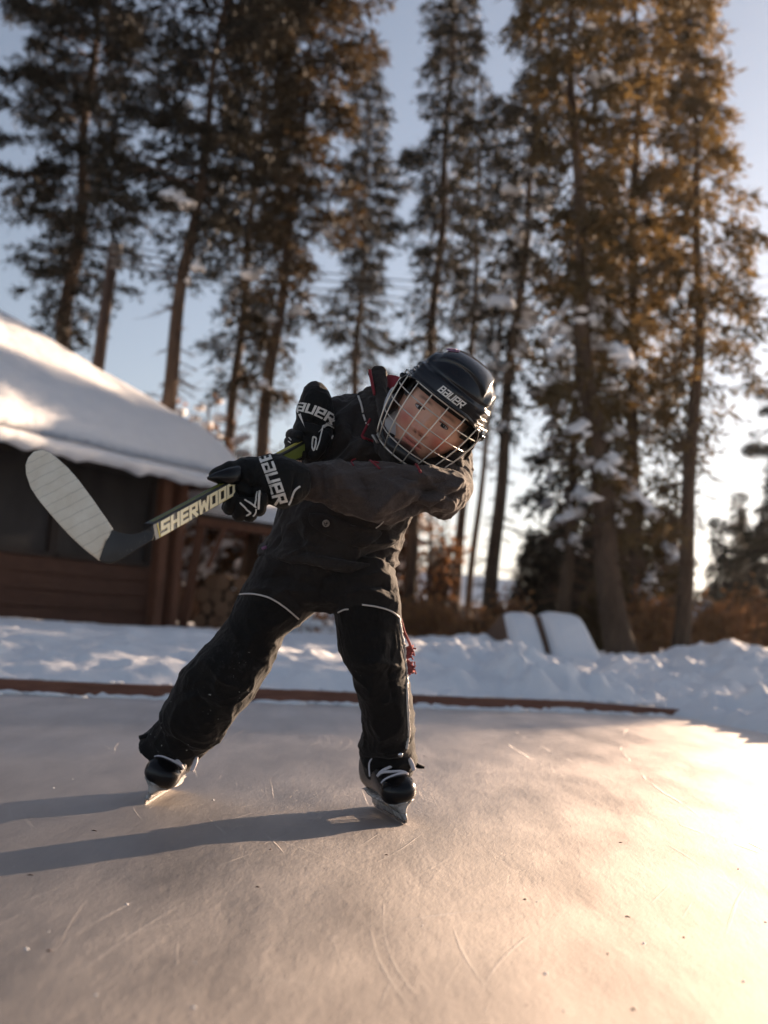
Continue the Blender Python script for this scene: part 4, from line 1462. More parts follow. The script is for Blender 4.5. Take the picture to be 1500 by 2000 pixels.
# arm behind: raised elbow, forearm coming forward into the upper glove
loft([(690, 772, 740, 850, 2.42, .06), (662, 776, 700, 866, 2.45, .06), (640, 780, 668, 868, 2.45, .055), (622, 782, 646, 850, 2.40, .045)], mb=mb, sh=True)
me = remesh(mb, 0.0036, 4)
folds = [
    # crossing sleeve
    (((850, 930), (790, 950), (745, 985), (722, 1010)), 12, .008), (((700, 918), (716, 950), (724, 990)), 9, -.008), (((655, 925), (690, 960), (760, 1000)), 14, .007), (((620, 920), (650, 950), (660, 990)), 9, -.005),
    (((872, 945), (830, 965), (800, 1000)), 9, -.008), (((885, 960), (855, 972), (830, 995)), 8, .006), (((600, 930), (640, 935), (700, 925)), 10, .004), (((780, 930), (830, 945), (870, 940)), 7, -.006),
    (((740, 930), (780, 960), (830, 975)), 10, .006), (((745, 1005), (790, 1000), (840, 990)), 7, -.005),
    (((872, 962), (835, 940), (790, 918)), 6, .005), (((872, 966), (830, 955), (785, 950)), 6, -.005), (((870, 972), (835, 975), (790, 985)), 6, .005), (((868, 978), (845, 990), (815, 1002)), 6, -.005),
    (((625, 905), (632, 940), (628, 978)), 6, -.006), (((645, 912), (655, 945), (650, 990)), 7, .005), (((590, 1000), (600, 1030), (590, 1060)), 8, .005), (((545, 1020), (580, 1050), (640, 1070)), 8, -.004),
    # shoulder and chest
    (((655, 800), (680, 850), (700, 900)), 14, .006), (((700, 790), (690, 850), (640, 900)), 10, -.006), (((720, 840), (700, 890), (650, 910)), 10, .005), (((760, 900), (720, 905), (680, 900)), 9, -.005),
    # lower front
    (((640, 1075), (700, 1092), (750, 1078), (785, 1062)), 8, -.008), (((690, 1060), (740, 1062), (785, 1048)), 8, .007), (((720, 1045), (760, 1040), (790, 1020)), 7, -.006),
    (((540, 1010), (545, 1050), (525, 1075)), 9, -.005), (((515, 1062), (620, 1078), (700, 1094), (775, 1094)), 5, -.004), (((610, 1040), (600, 1065), (605, 1085)), 8, .006), (((740, 1085), (765, 1092), (760, 1105)), 6, -.007), (((560, 1000), (590, 1060), (600, 1090)), 10, -.004),
    # far shoulder
    (((905, 930), (890, 950), (870, 955)), 7, .007), (((905, 955), (885, 970), (865, 972)), 6, -.007), (((900, 905), (880, 915), (850, 905)), 7, -.005)]
wrinkle(me, folds, 0.0076, 15, 1, (1, 1, 1.25))
jb = bvh_of(me)
JK = put('jacket', me, [M_JACKET, M_SLEEVE], KID)
c = np.empty(len(me.polygons) * 3)
me.polygons.foreach_get('center', c)
c = c.reshape(-1, 3)
pc = pix(c)
slv = (inside([(570, 895), (700, 900), (800, 905), (905, 890), (930, 1010), (700, 1030), (570, 985)], pc[:, 0], pc[:, 1]) & (c[:, 1] < 2.28))
me.polygons.foreach_set('material_index', slv.astype(np.int32))

def patch(name, poly, bvh, thick, mt, parent, res=26):
    """a cloth piece of the outline poly (photo pixels) lying on the surface under it, with its own thickness"""
    xs = [p[0] for p in poly]
    ys = [p[1] for p in poly]
    cx, cy = sum(xs) / len(xs), sum(ys) / len(ys)
    pts = catmull([*poly, poly[0]], 4)[:-1]
    V, F = [], []
    rings = [1.0, 0.985, 0.93, 0.75, 0.5, 0.25]
    lift = [0.0002, thick * 0.75, thick, thick, thick, thick]
    n = len(pts)
    for s, l in zip(rings, lift):
        for x, y in pts:
            V.append(hit(bvh, cx + (x - cx) * s, cy + (y - cy) * s, l)[0])
    V.append(hit(bvh, cx, cy, thick)[0])
    for i in range(len(rings) - 1):
        for k in range(n):
            F.append((i * n + k, i * n + (k + 1) % n, (i + 1) * n + (k + 1) % n, (i + 1) * n + k))
    o = (len(rings) - 1) * n
    for k in range(n):
        F.append((o + k, o + (k + 1) % n, len(V) - 1))
    m = MB()
    m.add(V, F)
    ob = m.build(name, mt, parent)
    fix_normals(ob.data)
    return ob

flap = patch('pocket_flap', [(604, 1003), (640, 1004), (690, 1026), (738, 1034), (744, 1046), (722, 1064), (700, 1069), (660, 1055), (622, 1036), (604, 1020)], jb, 0.0045, M_JACKET, JK)
fb = bvh_of(me, flap.data)
mb = MB()
q, nr = hit(fb, 637, 1022, .001)
qq = nr.to_track_quat('Z', 'Y').to_matrix()
mb.rings([[q + qq @ Vector((r * math.cos(a), r * math.sin(a), z)) for a in [i * math.pi / 10 for i in range(20)]] for r, z in ((.0078, 0), (.0078, .002), (.0066, .003), (.0058, .0022))])
mb.build('button', mat('button', (0.36, 0.32, 0.28), 0.35, metal=0.6), JK)
mb = MB()
for x0, y0, x1, y1 in ((633, 1018, 636, 1027), (639, 1018, 637, 1027), (634, 1022, 641, 1021)):
    mb.tube([hit(fb, x0, y0, .003)[0] + nr * .0018, hit(fb, x1, y1, .003)[0] + nr * .0018], .0007, 5)
mb.build('button_mark', M_PLASTIC, JK)
mb = MB()
strip(mb, jb, [(734, 1031), (741, 1026), (749, 1018)], 0.0013)
mb.build('piping', M_PIPE, JK)
mb = MB()
strip(mb, jb, [(700, 774), (707, 794), (709, 806)], 0.0022)
mb.build('piping', M_PIPE, JK)
mb = MB()
strip(mb, jb, [(710, 810), (714, 822)], 0.0022)
mb.build('piping', M_PIPE, JK)
mb = MB()
strip(mb, jb, [(715, 826), (720, 830)], 0.0022)
mb.build('piping', M_PIPE, JK)
mb = MB()
strip(mb, jb, [(724, 818), (712, 842), (708, 854), (722, 860), (733, 864)], 0.003)
mb.build('red_trim', M_RED, JK)
mb = MB()
strip(mb, jb, [(756, 884), (785, 890), (810, 905), (822, 924)], 0.0028)
mb.build('red_trim', M_RED, JK)
mb = MB()
strip(mb, jb, [(690, 910), (686, 900), (695, 895)], 0.0016)
mb.build('red_trim', M_RED, JK)
mb = MB()
strip(mb, jb, [(721, 898), (733, 908), (742, 916)], 0.0022)
mb.build('red_trim', M_RED, JK)
mb = MB()
strip(mb, jb, [(730, 902), (740, 905)], 0.0018)
mb.build('red_trim', M_RED, JK)
mb = MB()
mb.box(P(516, 1070, 2.40), .012, .004, .007, Matrix.Rotation(R(-25), 3, 'Y'), 0, .001)
mb.build('hem_tag', mat('purple_tag', (0.22, 0.10, 0.20), 0.7), JK)
# loops of rim lit cord and toggles on the far shoulder
mb = MB()
mb.tube([P(x, y, 2.25) for x, y in catmull([(903, 950), (910, 960), (906, 974), (893, 980), (888, 972), (897, 962)], 5)], 0.0028, 7)
mb.build('cord_loop', M_PIPE, JK)
mb = MB()
mb.tube([P(x, y, 2.25) for x, y in catmull([(892, 893), (903, 880), (908, 868), (900, 912)], 5)], 0.0012, 6)
mb.build('hood_cord', M_PIPE, JK)

# raised hood tab, hood lining and fleece neck warmer
mb = MB()
loft([(719, 727, 756, 722, 2.36, .006), (722, 740, 757, 740, 2.355, .012), (731, 768, 757, 775, 2.34, .016), (738, 800, 760, 810, 2.32, .016), (742, 835, 764, 838, 2.30, .014), (742, 860, 758, 862, 2.30, .012)], mb=mb)
loft([(720, 728, 756, 722, 2.362, .012), (727, 719, 750, 718, 2.365, .01)], mb=mb)
me_h = remesh(mb, 0.003, 3)
wrinkle(me_h, (), 0.002, 40, 5)
put('hood_tab', me_h, M_JACKET, JK)
mb = MB()
loft([(748, 742, 790, 752, 2.40, .03), (750, 765, 792, 775, 2.39, .035), (752, 795, 790, 815, 2.37, .03)], mb=mb)
mb.tube([P(x, y, 2.335) for x, y in catmull([(722, 722), (726, 745), (732, 772)], 6)], 0.0035, 6)
mb.build('hood_lining', M_RED, JK)
mb = MB()
loft([(758, 772, 800, 775, 2.34, .04), (748, 795, 800, 800, 2.33, .045), (742, 822, 805, 850, 2.32, .05), (752, 842, 830, 890, 2.32, .05)], mb=mb)
mb.build('neck_warmer', M_FLEECE, KID)
mb = MB()
loft([(735, 845, 850, 930, 2.30, .06), (752, 845, 870, 915, 2.28, .075), (765, 850, 885, 900, 2.27, .08)], mb=mb)
loft([(880, 880, 905, 905, 2.27, .04), (870, 895, 908, 925, 2.27, .05)], mb=mb)
me_c = remesh(mb, 0.004, 4)
wrinkle(me_c, [(((760, 880), (800, 892), (830, 920)), 7, .005), (((780, 900), (830, 915), (880, 905)), 7, -.006)], 0.005, 30, 6)
put('collar', me_c, M_JACKET, JK)
mb = MB()
for x0, y0, x1, y1 in ((728, 850, 738, 865), (738, 848, 746, 862), (744, 862, 752, 868)):
    mb.beam(P(x0, y0, 2.255), P(x1, y1, 2.25), 0.010, 0.003)
mb.build('toggle', mat('grey_toggle', (0.42, 0.39, 0.36), 0.5), JK)
# ---------------- head, helmet and cage share one frame: x to the photo's right, y out of the face, z to the crown
TILT = R(38)
_hc = P(850, 814, 2.255)
HS = 1.0
_f = (cO - _hc).normalized()
_xi = (cR * math.cos(TILT) - cU * math.sin(TILT))
_xi = (_xi - _f * _xi.dot(_f)).normalized()
_zi = (cR * math.sin(TILT) + cU * math.cos(TILT))
_zi = (_zi - _f * _zi.dot(_f) - _xi * _zi.dot(_xi)).normalized()
YAW, NOD = R(-5), R(-4)
hX = _xi * math.cos(YAW) - _f * math.sin(YAW)
hY = _f * math.cos(YAW) + _xi * math.sin(YAW)
hZ = _zi
hY, hZ = hY * math.cos(NOD) + hZ * math.sin(NOD), hZ * math.cos(NOD) - hY * math.sin(NOD)

def HP(x, y, z):
    return _hc + (hX * x + hY * y + hZ * z) * HS

def g2(x, z, cx, cz, sx, sz):
    return np.exp(-((x - cx) / sx) ** 2 - ((z - cz) / sz) ** 2)

def build_head():
    nl, nm = 190, 260
    lat = np.linspace(0.015, math.pi - 0.015, nl)
    lon = np.linspace(0, 2 * math.pi, nm, endpoint=False)
    lon = lon + 0.42 * np.sin(lon - math.pi) * -1 * 0          # even spacing
    LA, LO = np.meshgrid(lat, lon, indexing='ij')
    x = 0.072 * np.sin(LA) * np.sin(LO)
    y = 0.086 * np.sin(LA) * np.cos(LO)
    z = 0.108 * np.cos(LA)
    z = np.where(z > 0, z * 1.05, z * 0.95)
    # jaw: narrower and a little forward towards the chin
    lowr = np.clip(-z / 0.10, 0, 1)
    x = x * (1 - 0.26 * lowr ** 2.4)
    front = np.clip(np.cos(LO), 0, 1)
    y = y + 0.012 * lowr ** 2 * (np.cos(LO) > -0.2) * np.clip(np.cos(LO) + 0.2, 0, 1)
    y = np.where(y < 0, y * 1.05, y)
    # flatter face
    y = np.where(y > 0.055, 0.055 + (y - 0.055) * 0.72, y)
    F = (np.cos(LO) > 0) * np.sin(LA) ** 0.5
    d = np.zeros_like(x)
    ax = np.abs(x)
    d -= 0.0085 * g2(ax, z, 0.0285, 0.001, 0.015, 0.0105)                        # eye sockets
    d += 0.0032 * g2(ax, z, 0.026, 0.018, 0.020, 0.008)                          # brow
    d += 0.0052 * g2(ax, z, 0.0285, 0.000, 0.0125, 0.0070)                       # eyeball under the lids
    ridge = np.interp(z, [-0.050, -0.041, -0.036, -0.030, -0.012, 0.004, 0.014], [0, 0.006, 0.0165, 0.0165, 0.0085, 0.0035, 0])
    wid = np.interp(z, [-0.045, -0.034, -0.02, 0.01], [0.0085, 0.0085, 0.0072, 0.0075])
    d += ridge * np.exp(-(ax / wid) ** 2)
    d += 0.0060 * g2(ax, z, 0.0125, -0.0365, 0.0055, 0.0055)                     # nostril wings
    d -= 0.0045 * g2(ax, z, 0.0062, -0.0425, 0.0032, 0.0025)                     # nostrils
    d += 0.0095 * g2(ax, z, 0.040, -0.036, 0.022, 0.024)                         # full cheeks
    lipw = np.clip(1 - (ax / 0.0225) ** 2, 0, 1) ** 0.6
    d += 0.0030 * lipw * np.exp(-((z + 0.0585) / 0.0042) ** 2)
    d += 0.0036 * lipw * np.exp(-((z + 0.0695) / 0.0050) ** 2)
    d -= 0.0038 * np.clip(1 - (ax / 0.025) ** 2, 0, 1) ** 0.5 * np.exp(-((z + 0.0638) / 0.0016) ** 2)
    d -= 0.0015 * g2(ax, z, 0.0, -0.051, 0.003, 0.006)
    d -= 0.0025 * g2(ax, z, 0.0, -0.078, 0.018, 0.005)
    d += 0.0050 * g2(ax, z, 0.0, -0.090, 0.020, 0.011)
    y = y + d * F
    # ears
    ear = np.exp(-((y + 0.006) / 0.012) ** 2 - ((z + 0.012) / 0.022) ** 2)
    x = x + np.sign(x) * 0.014 * ear * (np.abs(np.sin(LO)) > 0.7)
    col = np.empty(x.shape + (3,))
    skin = np.array((0.82, 0.475, 0.335))
    rosy = np.array((0.62, 0.19, 0.13))
    lip = np.array((0.50, 0.12, 0.10))
    brow = np.array((0.12, 0.06, 0.035))
    lash_and_shade = np.array((0.03, 0.018, 0.014))
    def blend(c, m):
        col[:] = col * (1 - m[..., None]) + c * m[..., None]
    col[:] = skin
    fr = (np.cos(LO) > 0)
    blend(rosy, np.clip(1.0 * g2(ax, z, 0.042, -0.033, 0.021, 0.021) + 0.55 * g2(ax, z, 0, -0.036, 0.014, 0.010), 0, 1) * fr)
    blend(rosy, 0.35 * g2(ax, z, 0, -0.088, 0.02, 0.012) * fr)
    mlip = np.clip(lipw * 1.5, 0, 1) * np.exp(-((z + 0.064) / 0.0085) ** 4) * fr
    blend(lip, np.clip(mlip, 0, 1) * 0.85)
    blend(lash_and_shade, np.clip(1 - (ax / 0.023) ** 2, 0, 1) ** 0.5 * np.exp(-((z + 0.0638) / 0.0011) ** 2) * 0.6 * fr)  # mouth line: shade between the lips painted into the tint
    blend(brow, 0.75 * np.exp(-(((z - (0.0205 - 0.16 * (ax - 0.026) ** 2 / 0.026)) / 0.0032) ** 2)) * np.clip(1.3 - ((ax - 0.028) / 0.017) ** 2, 0, 1) * fr)
    blend(lash_and_shade, 0.8 * g2(ax, z, 0.0062, -0.0425, 0.003, 0.002) * fr)  # painted shade inside the nostrils
    V = np.stack([x, y, z], -1).reshape(-1, 3)
    W = np.array(_hc) + V @ np.array([tuple(hX), tuple(hY), tuple(hZ)]) * HS
    idx = np.arange(nl * nm).reshape(nl, nm)
    nx = np.roll(idx, -1, 1)
    F4 = np.stack([idx[:-1], nx[:-1], nx[1:], idx[1:]], -1).reshape(-1, 4)
    top, bot = len(W), len(W) + 1
    # neck: a tube from inside the head down into the collar
    ncen = [HP(0, -0.012, -0.06), HP(0, -0.022, -0.10), P(800, 885, 2.36), P(775, 915, 2.40)]
    T = [np.stack([np.full(nm, idx[0, 0]), idx[0], nx[0]], -1)[1:], np.stack([nx[-1], idx[-1], np.full(nm, idx[-1, 0])], -1)[1:-1]]
    nv = len(W)
    rings = []
    for cpt, r in zip(ncen, (0.045, 0.047, 0.055, 0.075)):
        rings.append([tuple(cpt + hX * r * math.cos(a) + hY * r * math.sin(a)) for a in np.linspace(0, 2 * math.pi, 24, endpoint=False)])
    NV = np.array(rings).reshape(-1, 3)
    NF = []
    for i in range(3):
        for k in range(24):
            NF.append((nv + i * 24 + k, nv + i * 24 + (k + 1) % 24, nv + (i + 1) * 24 + (k + 1) % 24, nv + (i + 1) * 24 + k))
    me = mesh_np('body', np.concatenate([W, NV]), [F4, np.array(NF), T[0]])
    ca = me.color_attributes.new('tint', 'FLOAT_COLOR', 'POINT')
    allc = np.ones((len(me.vertices), 4), dtype=np.float32)
    allc[:nv, :3] = col.reshape(-1, 3)
    allc[nv:, :3] = skin
    ca.data.foreach_set('color', allc.ravel())
    fix_normals(me)
    sk = mat('skin', (0.5, 0.27, 0.19), 0.48, spec=0.4, sss=0.12)
    t = NT(sk)
    a = t.t.nodes.new('ShaderNodeAttribute')
    a.attribute_name = 'tint'
    n = t.noise(230, 3, 0.6)
    n3 = t.ramp(t.noise(45, 4, 0.6), [(0.42, 0), (0.7, 1)])
    t.color(t.mix(t.math('MULTIPLY', n3, 0.16), t.mix(t.math('MULTIPLY', n, 0.2), a.outputs['Color'], (0.30, 0.13, 0.09)), (0.55, 0.17, 0.12)))
    t.normal(t.bump(n, 0.3, 0.0008))
    body = put('body', me, sk, KID)
    # eyes: ball, iris, lids with a lash line
    ew, ei, ep = mat('eye_white', (0.42, 0.38, 0.36), 0.12), mat('iris', (0.045, 0.045, 0.042), 0.06), mat('pupil', (0.004, 0.004, 0.004), 0.05)  # eye white greyed in its colour for the shade over the eyes
    bvh = bvh_of(me)
    for s in (-1, 1):
        cx = 0.0285 * s
        c0 = HP(cx, 0.2, 0.0)
        loc, nr, _, _ = bvh.ray_cast(c0, -hY)
        yy = (loc - _hc).dot(hY) / HS
        mb = MB()
        rot = Matrix((hX, hZ.cross(hX), hZ)).transposed()
        # visible lens shaped opening of the eye
        n = 22
        def opening(k, sc=1.0, lift=0.0):
            a = 2 * math.pi * k / n
            ex = 0.0118 * math.cos(a)
            ez = 0.0041 * math.sin(a) * (1 - 0.25 * (1 if math.sin(a) < 0 else 0))
            ex, ez = ex * sc, ez * sc
            yb = 0.0013 * (1 - (ex / 0.0125) ** 2) + lift
            return HP(cx + ex, yy - 0.0005 + yb - 0.0035 * (abs(cx + ex) - 0.0285) / 0.012 * (1 if abs(cx + ex) > 0.0285 else 0.2), ez)
        rings = [[opening(k, sc, 0.0006) for k in range(n)] for sc in (1, 0.66, 0.33, 0.03)]
        mb.rings(rings, 0, False, True)
        gx = 0.0008
        for r, mi, l in ((0.0050, 1, 0.0012), (0.0026, 2, 0.0017)):
            cc = [HP(cx + gx + r * math.cos(a), yy + 0.0008 + l, min(max(r * math.sin(a) + 0.0004, -0.0031), 0.0038)) for a in [2 * math.pi * k / 20 for k in range(20)]]
            mb.add([HP(cx + gx, yy + 0.0009 + l, 0.0002)] + cc, [(0, 1 + k, 1 + (k + 1) % 20) for k in range(20)], mi)
        mb.ball(HP(cx + gx + 0.0014, yy + 0.0030, 0.0014), .0007, .0004, .0007, rot, 1, 3)  # catchlight: white bead standing in for a glint on the eye
        mb.build('eye', [ew, ei, ep, M_WHITE], body)
        mb = MB()
        up = [opening(k, 1.03, 0.0014) for k in range(0, n // 2 + 1)]
        mb.tube(up, [0.0005] + [0.0010] * (len(up) - 2) + [0.0005], 6)
        dn = [opening(k, 1.03, 0.0008) for k in range(n // 2, n + 1)]
        mb.tube(dn, 0.0004, 5)
        mb.build('eyelash', mat('lash_and_shade', (0.03, 0.018, 0.014), 0.8), body)
        mb = MB()
        up2 = [opening(k, 1.0, 0.0) + hZ * 0.0020 + hY * 0.0012 for k in range(0, n // 2 + 1)]
        mb.tube(up2, [0.0006] + [0.0016] * (len(up2) - 2) + [0.0006], 8)
        mb.build('eyelid', mat('lid', (0.42, 0.20, 0.14), 0.55), body)
    return body
build_head()

def build_helmet():
    # shell: a dome cut along a rim that runs level over the brow and dips behind the ears
    nl, nm = 90, 200
    V = np.zeros((nl, nm, 3))
    lon = np.linspace(0, 2 * math.pi, nm, endpoint=False)          # 0 = front
    cl = np.cos(lon)
    rim_z = np.interp(np.abs((lon + math.pi) % (2 * math.pi) - math.pi), [0, 0.6, 1.0, 1.35, 1.7, 2.2, 3.2], [0.040, 0.040, 0.032, 0.00, -0.035, -0.055, -0.06])
    for i in range(nl):
        s = i / (nl - 1)
        # from the crown (s=0) to the rim (s=1)
        for_z = 0.136 - (0.136 - rim_z) * (1 - np.cos(s * math.pi / 2)) ** 1.0
        h = (for_z - 0.0) / 0.136
        z = 0.136 - (0.136 - rim_z) * (1 - np.cos(s * math.pi / 2))
        u = np.sin(s * math.pi / 2) ** 0.74
        rx = 0.101 * u
        ry = np.where(cl > 0, 0.122, 0.118) * u
        V[i, :, 0] = rx * np.sin(lon)
        V[i, :, 1] = ry * cl - 0.004
        V[i, :, 2] = z
    x, y, z = V[..., 0], V[..., 1], V[..., 2]
    N = np.stack([x / 0.099 ** 2, y / 0.122 ** 2, np.clip(z, 0, 1) / 0.136 ** 2], -1)
    N /= np.linalg.norm(N, axis=-1, keepdims=True) + 1e-9
    ax = np.abs(x)
    LO = np.broadcast_to(lon, x.shape)
    S = np.broadcast_to(np.linspace(0, 1, nl)[:, None], x.shape)
    sm = lambda a, b, v: np.clip((v - a) / (b - a), 0, 1) ** 2 * (3 - 2 * np.clip((v - a) / (b - a), 0, 1))
    d = np.zeros_like(x)
    # raised centre spine over the crown, parted from the side shells by a step
    spine = 1 - sm(0.044 + 0.014 * np.clip(y / 0.12, -1, 1), 0.050 + 0.014 * np.clip(y / 0.12, -1, 1), ax)
    front_gate = 1 - sm(0.062, 0.070, y - 0.35 * (z - 0.06))
    d += 0.007 * spine * front_gate
    # side ridges
    rid = np.exp(-((ax - 0.072) / 0.006) ** 2) * sm(0.02, 0.05, z)
    d += 0.004 * rid
    # brow panel steps out, with a groove above it
    d += 0.004 * sm(0.075, 0.070, z) * sm(0.2, 0.5, np.cos(LO))
    d -= 0.003 * np.exp(-((z - 0.079) / 0.003) ** 2) * sm(0.1, 0.4, np.cos(LO))
    # seam between front and back halves
    d -= 0.003 * np.exp(-((y - 0.000 + 0.12 * (z - 0.08)) / 0.003) ** 2)
    # rolled rim
    d += 0.003 * np.exp(-((S - 0.985) / 0.02) ** 2)
    # vent slots at the sides of the front
    for k in range(3):
        d -= 0.006 * np.exp(-((z - (0.060 - 0.010 * k)) / 0.0026) ** 2) * np.exp(-((ax - 0.082) / 0.010) ** 2) * (y > 0)
    V = V + N * d[..., None]
    inner = V - N * 0.012
    def world(A):
        A = A.reshape(-1, 3)
        return np.array(_hc) + A @ np.array([tuple(hX), tuple(hY), tuple(hZ)]) * HS
    W = np.concatenate([world(V), world(inner)])
    idx = np.arange(nl * nm).reshape(nl, nm)
    nx = np.roll(idx, -1, 1)
    F = np.stack([idx[:-1], nx[:-1], nx[1:], idx[1:]], -1).reshape(-1, 4)
    o = nl * nm
    rim = np.stack([idx[-1], nx[-1], nx[-1] + o, idx[-1] + o], -1)
    me = mesh_np('helmet', W, [F, F[:, ::-1] + o, rim])
    fix_normals(me)
    ob = put('helmet', me, [M_SHELL, M_WHITE], KID)
    bvh = bvh_of(me)
    # the maker's letters on the brow
    mb = MB()
    w = text_width('BaUeR')
    H = 0.0125
    sc = 0.058 / w
    def place(u, v, lift):
        xx = -0.016 + (u + 0.22 * v) * sc
        zz = 0.0515 + v * H
        loc, nr, _, _ = bvh.ray_cast(HP(xx, 0.3, zz), -hY)
        if loc is None:
            loc, nr, _, _ = bvh.find_nearest(HP(xx, 0.12, zz))
        if nr.dot(hY) < 0:
            nr = -nr
        return loc + nr * (0.0006 + lift)
    lettering(mb, 'BaUeR', place, 0.21, 0.26)
    mb.build('lettering', M_WHITE, ob, smooth=False)
    # round purple sticker near the crown
    mb = MB()
    loc, nr, _, _ = bvh.ray_cast(HP(-0.055, 0.05, 0.25) , (HP(-0.046, 0.045, 0.08) - HP(-0.055, 0.05, 0.25)).normalized())
    q = nr.to_track_quat('Z', 'Y').to_matrix()
    ring = lambda r, l: [loc + nr * l + q @ Vector((r * math.cos(a), r * 0.75 * math.sin(a), 0)) for a in [2 * math.pi * k / 24 for k in range(24)]]
    mb.rings([ring(0.014, 0.0008), ring(0.0135, 0.0012), ring(0.0115, 0.0012)], 0, False, False)
    mb.rings([ring(0.0115, 0.0011), ring(0.004, 0.0012)], 1, False, True)
    for a in (0.3, 1.4, 2.6, 3.9, 5.2):
        mb.tube([loc + nr * 0.0016 + q @ Vector((0.003 * math.cos(a), 0.002 * math.sin(a), 0)), loc + nr * 0.0016 + q @ Vector((0.010 * math.cos(a + .3), 0.0075 * math.sin(a + .3), 0))], 0.0008, 5, 0)
    mb.build('sticker', [mat('sticker_pink', (0.36, 0.16, 0.26), 0.4), mat('sticker_dark', (0.05, 0.02, 0.05), 0.4)], ob)
    # soft liner seen inside
    mb = MB()
    rings = []
    for zz, s in ((0.085, 0.60), (0.055, 0.86), (0.030, 0.90), (0.0, 0.86)):
        rings.append([HP(0.094 * s * math.sin(a), 0.110 * s * math.cos(a) - 0.004, zz) for a in np.linspace(-2.9, 2.9, 40)])
    Vv = [p for r in rings for p in r]
    Ff = [(i * 40 + k, i * 40 + k + 1, (i + 1) * 40 + k + 1, (i + 1) * 40 + k) for i in range(3) for k in range(39) if i < 2 or not 12 < k < 26]
    mb.add(Vv, Ff)
    mb.build('liner', mat('liner_foam', (0.012, 0.012, 0.012), 0.9), ob)
    # ear pieces
    for s in (-1, 1):
        mb = MB()
        mb.ball(HP(0.086 * s, -0.012, -0.030), 0.012, 0.036, 0.038, Matrix((hX, hY, hZ)).transposed(), 3)
        mb.build('ear_cup', M_PLASTIC, ob)
        mb = MB()
        mb.beam(HP(0.092 * s, 0.045, 0.030), HP(0.099 * s, 0.005, 0.022), 0.016, 0.014, hZ, 0, 0.003)
        mb.ball(HP(0.102 * s, 0.022, 0.027), 0.006, 0.006, 0.006, None, 2)
        mb.build('cage_clip', M_GLOSS, ob)
    # chin strap and straps at the far side, catching the sun
    mb = MB()
    for s in (-1, 1):
        pts = [HP(0.088 * s, 0.0, -0.03), HP(0.082 * s, 0.03, -0.06), HP(0.055 * s, 0.062, -0.088), HP(0.02 * s, 0.085, -0.102)]
        pts = [Vector(p) for p in catmull([tuple(p) for p in pts], 5)]
        mb.tube(pts, 0.0045, 6)
    mb.build('chin_strap', M_PLASTIC, ob)
    # cage
    cage = MB()
    def S(phi, zz):
        f = np.clip((0.045 - zz) / 0.147, 0, 1)
        wx = 0.101 * (1 - 0.32 * f ** 2.2)
        wy = np.interp(f, [0, .2, .45, .7, .88, 1.0], [0.112, 0.124, 0.130, 0.126, 0.114, 0.098])
        return HP(wx * math.sin(phi), 0.006 + wy * math.cos(phi), zz)
    lim = R(84)
    zl = [0.040, 0.012, -0.018, -0.048, -0.077, -0.102]
    for i, zz in enumerate(zl):
        l = lim * (1 - 0.12 * i / 5)
        ph = np.linspace(-l, l, 34)
        rad = 0.0018 if i in (0, 5) else 0.0013
        cage.tube([S(p, zz + 0.010 * (abs(p) / lim) ** 2 * (1 if i > 3 else 0.2)) for p in ph], rad, 7)
    for k in range(8):
        p = -lim * 0.95 + lim * 1.9 * k / 7
        zz = np.linspace(0.042, -0.103 + 0.012 * (abs(p) / lim) ** 2, 26)
        sc = 1 if 0 < k < 7 else 1.35
        cage.tube([S(p * (1 - 0.12 * (0.042 - z) / 0.145), z) + (S(p, z) - _hc).normalized() * 0.0022 for z in zz], 0.0013 * sc, 7)
    # doubled rim underneath
    l = lim * 0.86
    cage.tube([S(p, -0.103 + 0.008 * (abs(p) / lim) ** 2) - hY * 0.008 for p in np.linspace(-l, l, 34)], 0.002, 7)
    cage.build('cage', M_WIRE, ob)
    # chin cup
    mb = MB()
    rings = []
    for yy, r in ((0.066, 0.040), (0.082, 0.037), (0.096, 0.028), (0.102, 0.012)):
        rings.append([HP(r * 1.15 * math.cos(a), yy, -0.090 + r * 0.45 * math.sin(a)) for a in [2 * math.pi * k / 28 for k in range(28)]])
    mb.rings(rings)
    mb.build('chin_cup', M_PLASTIC, ob)
build_helmet()

# ---------------- gloves
def seg(mb, pts, rads, mat=0, n=12):
    """padded finger: bulged rolls along a bent chain"""
    pts = [Vector(p) for p in pts]
    q = catmull([tuple(p) for p in pts], 6)
    rr = np.interp(np.linspace(0, 1, len(q)), np.linspace(0, 1, len(rads)), rads)
    rr = rr * (1 + 0.08 * np.cos(np.arange(len(q)) / 6 * 2 * math.pi + math.pi))
    rr[0] *= 0.8
    rr[-1] *= 0.55
    mb.tube([tuple(p) for p in q], list(rr), n, mat)

def glove_text(mb, bvh, text, f, th, gap, mi):
    def place(u, v, lift):
        x, y = f(u, v)
        return hit(bvh, x, y, 0.0009 + lift)[0]
    lettering(mb, text, place, th, gap, mi, 0.2)

# shaft axis: the stick runs from the upper glove to its heel near the camera
ST_TOP, ST_HEEL = P(592, 874, 2.30), P(240, 1068, 1.775)
st_d = (ST_HEEL - ST_TOP).normalized()
def st_at(px):
    """point of the shaft axis whose photo column is px"""
    lo, hi = -0.5, 1.2
    for _ in range(50):
        m = (lo + hi) / 2
        q = ST_TOP + (ST_HEEL - ST_TOP) * m
        x = pix(np.array([tuple(q)]))[0, 0]
        if x > px:
            lo = m
        else:
            hi = m
    return q

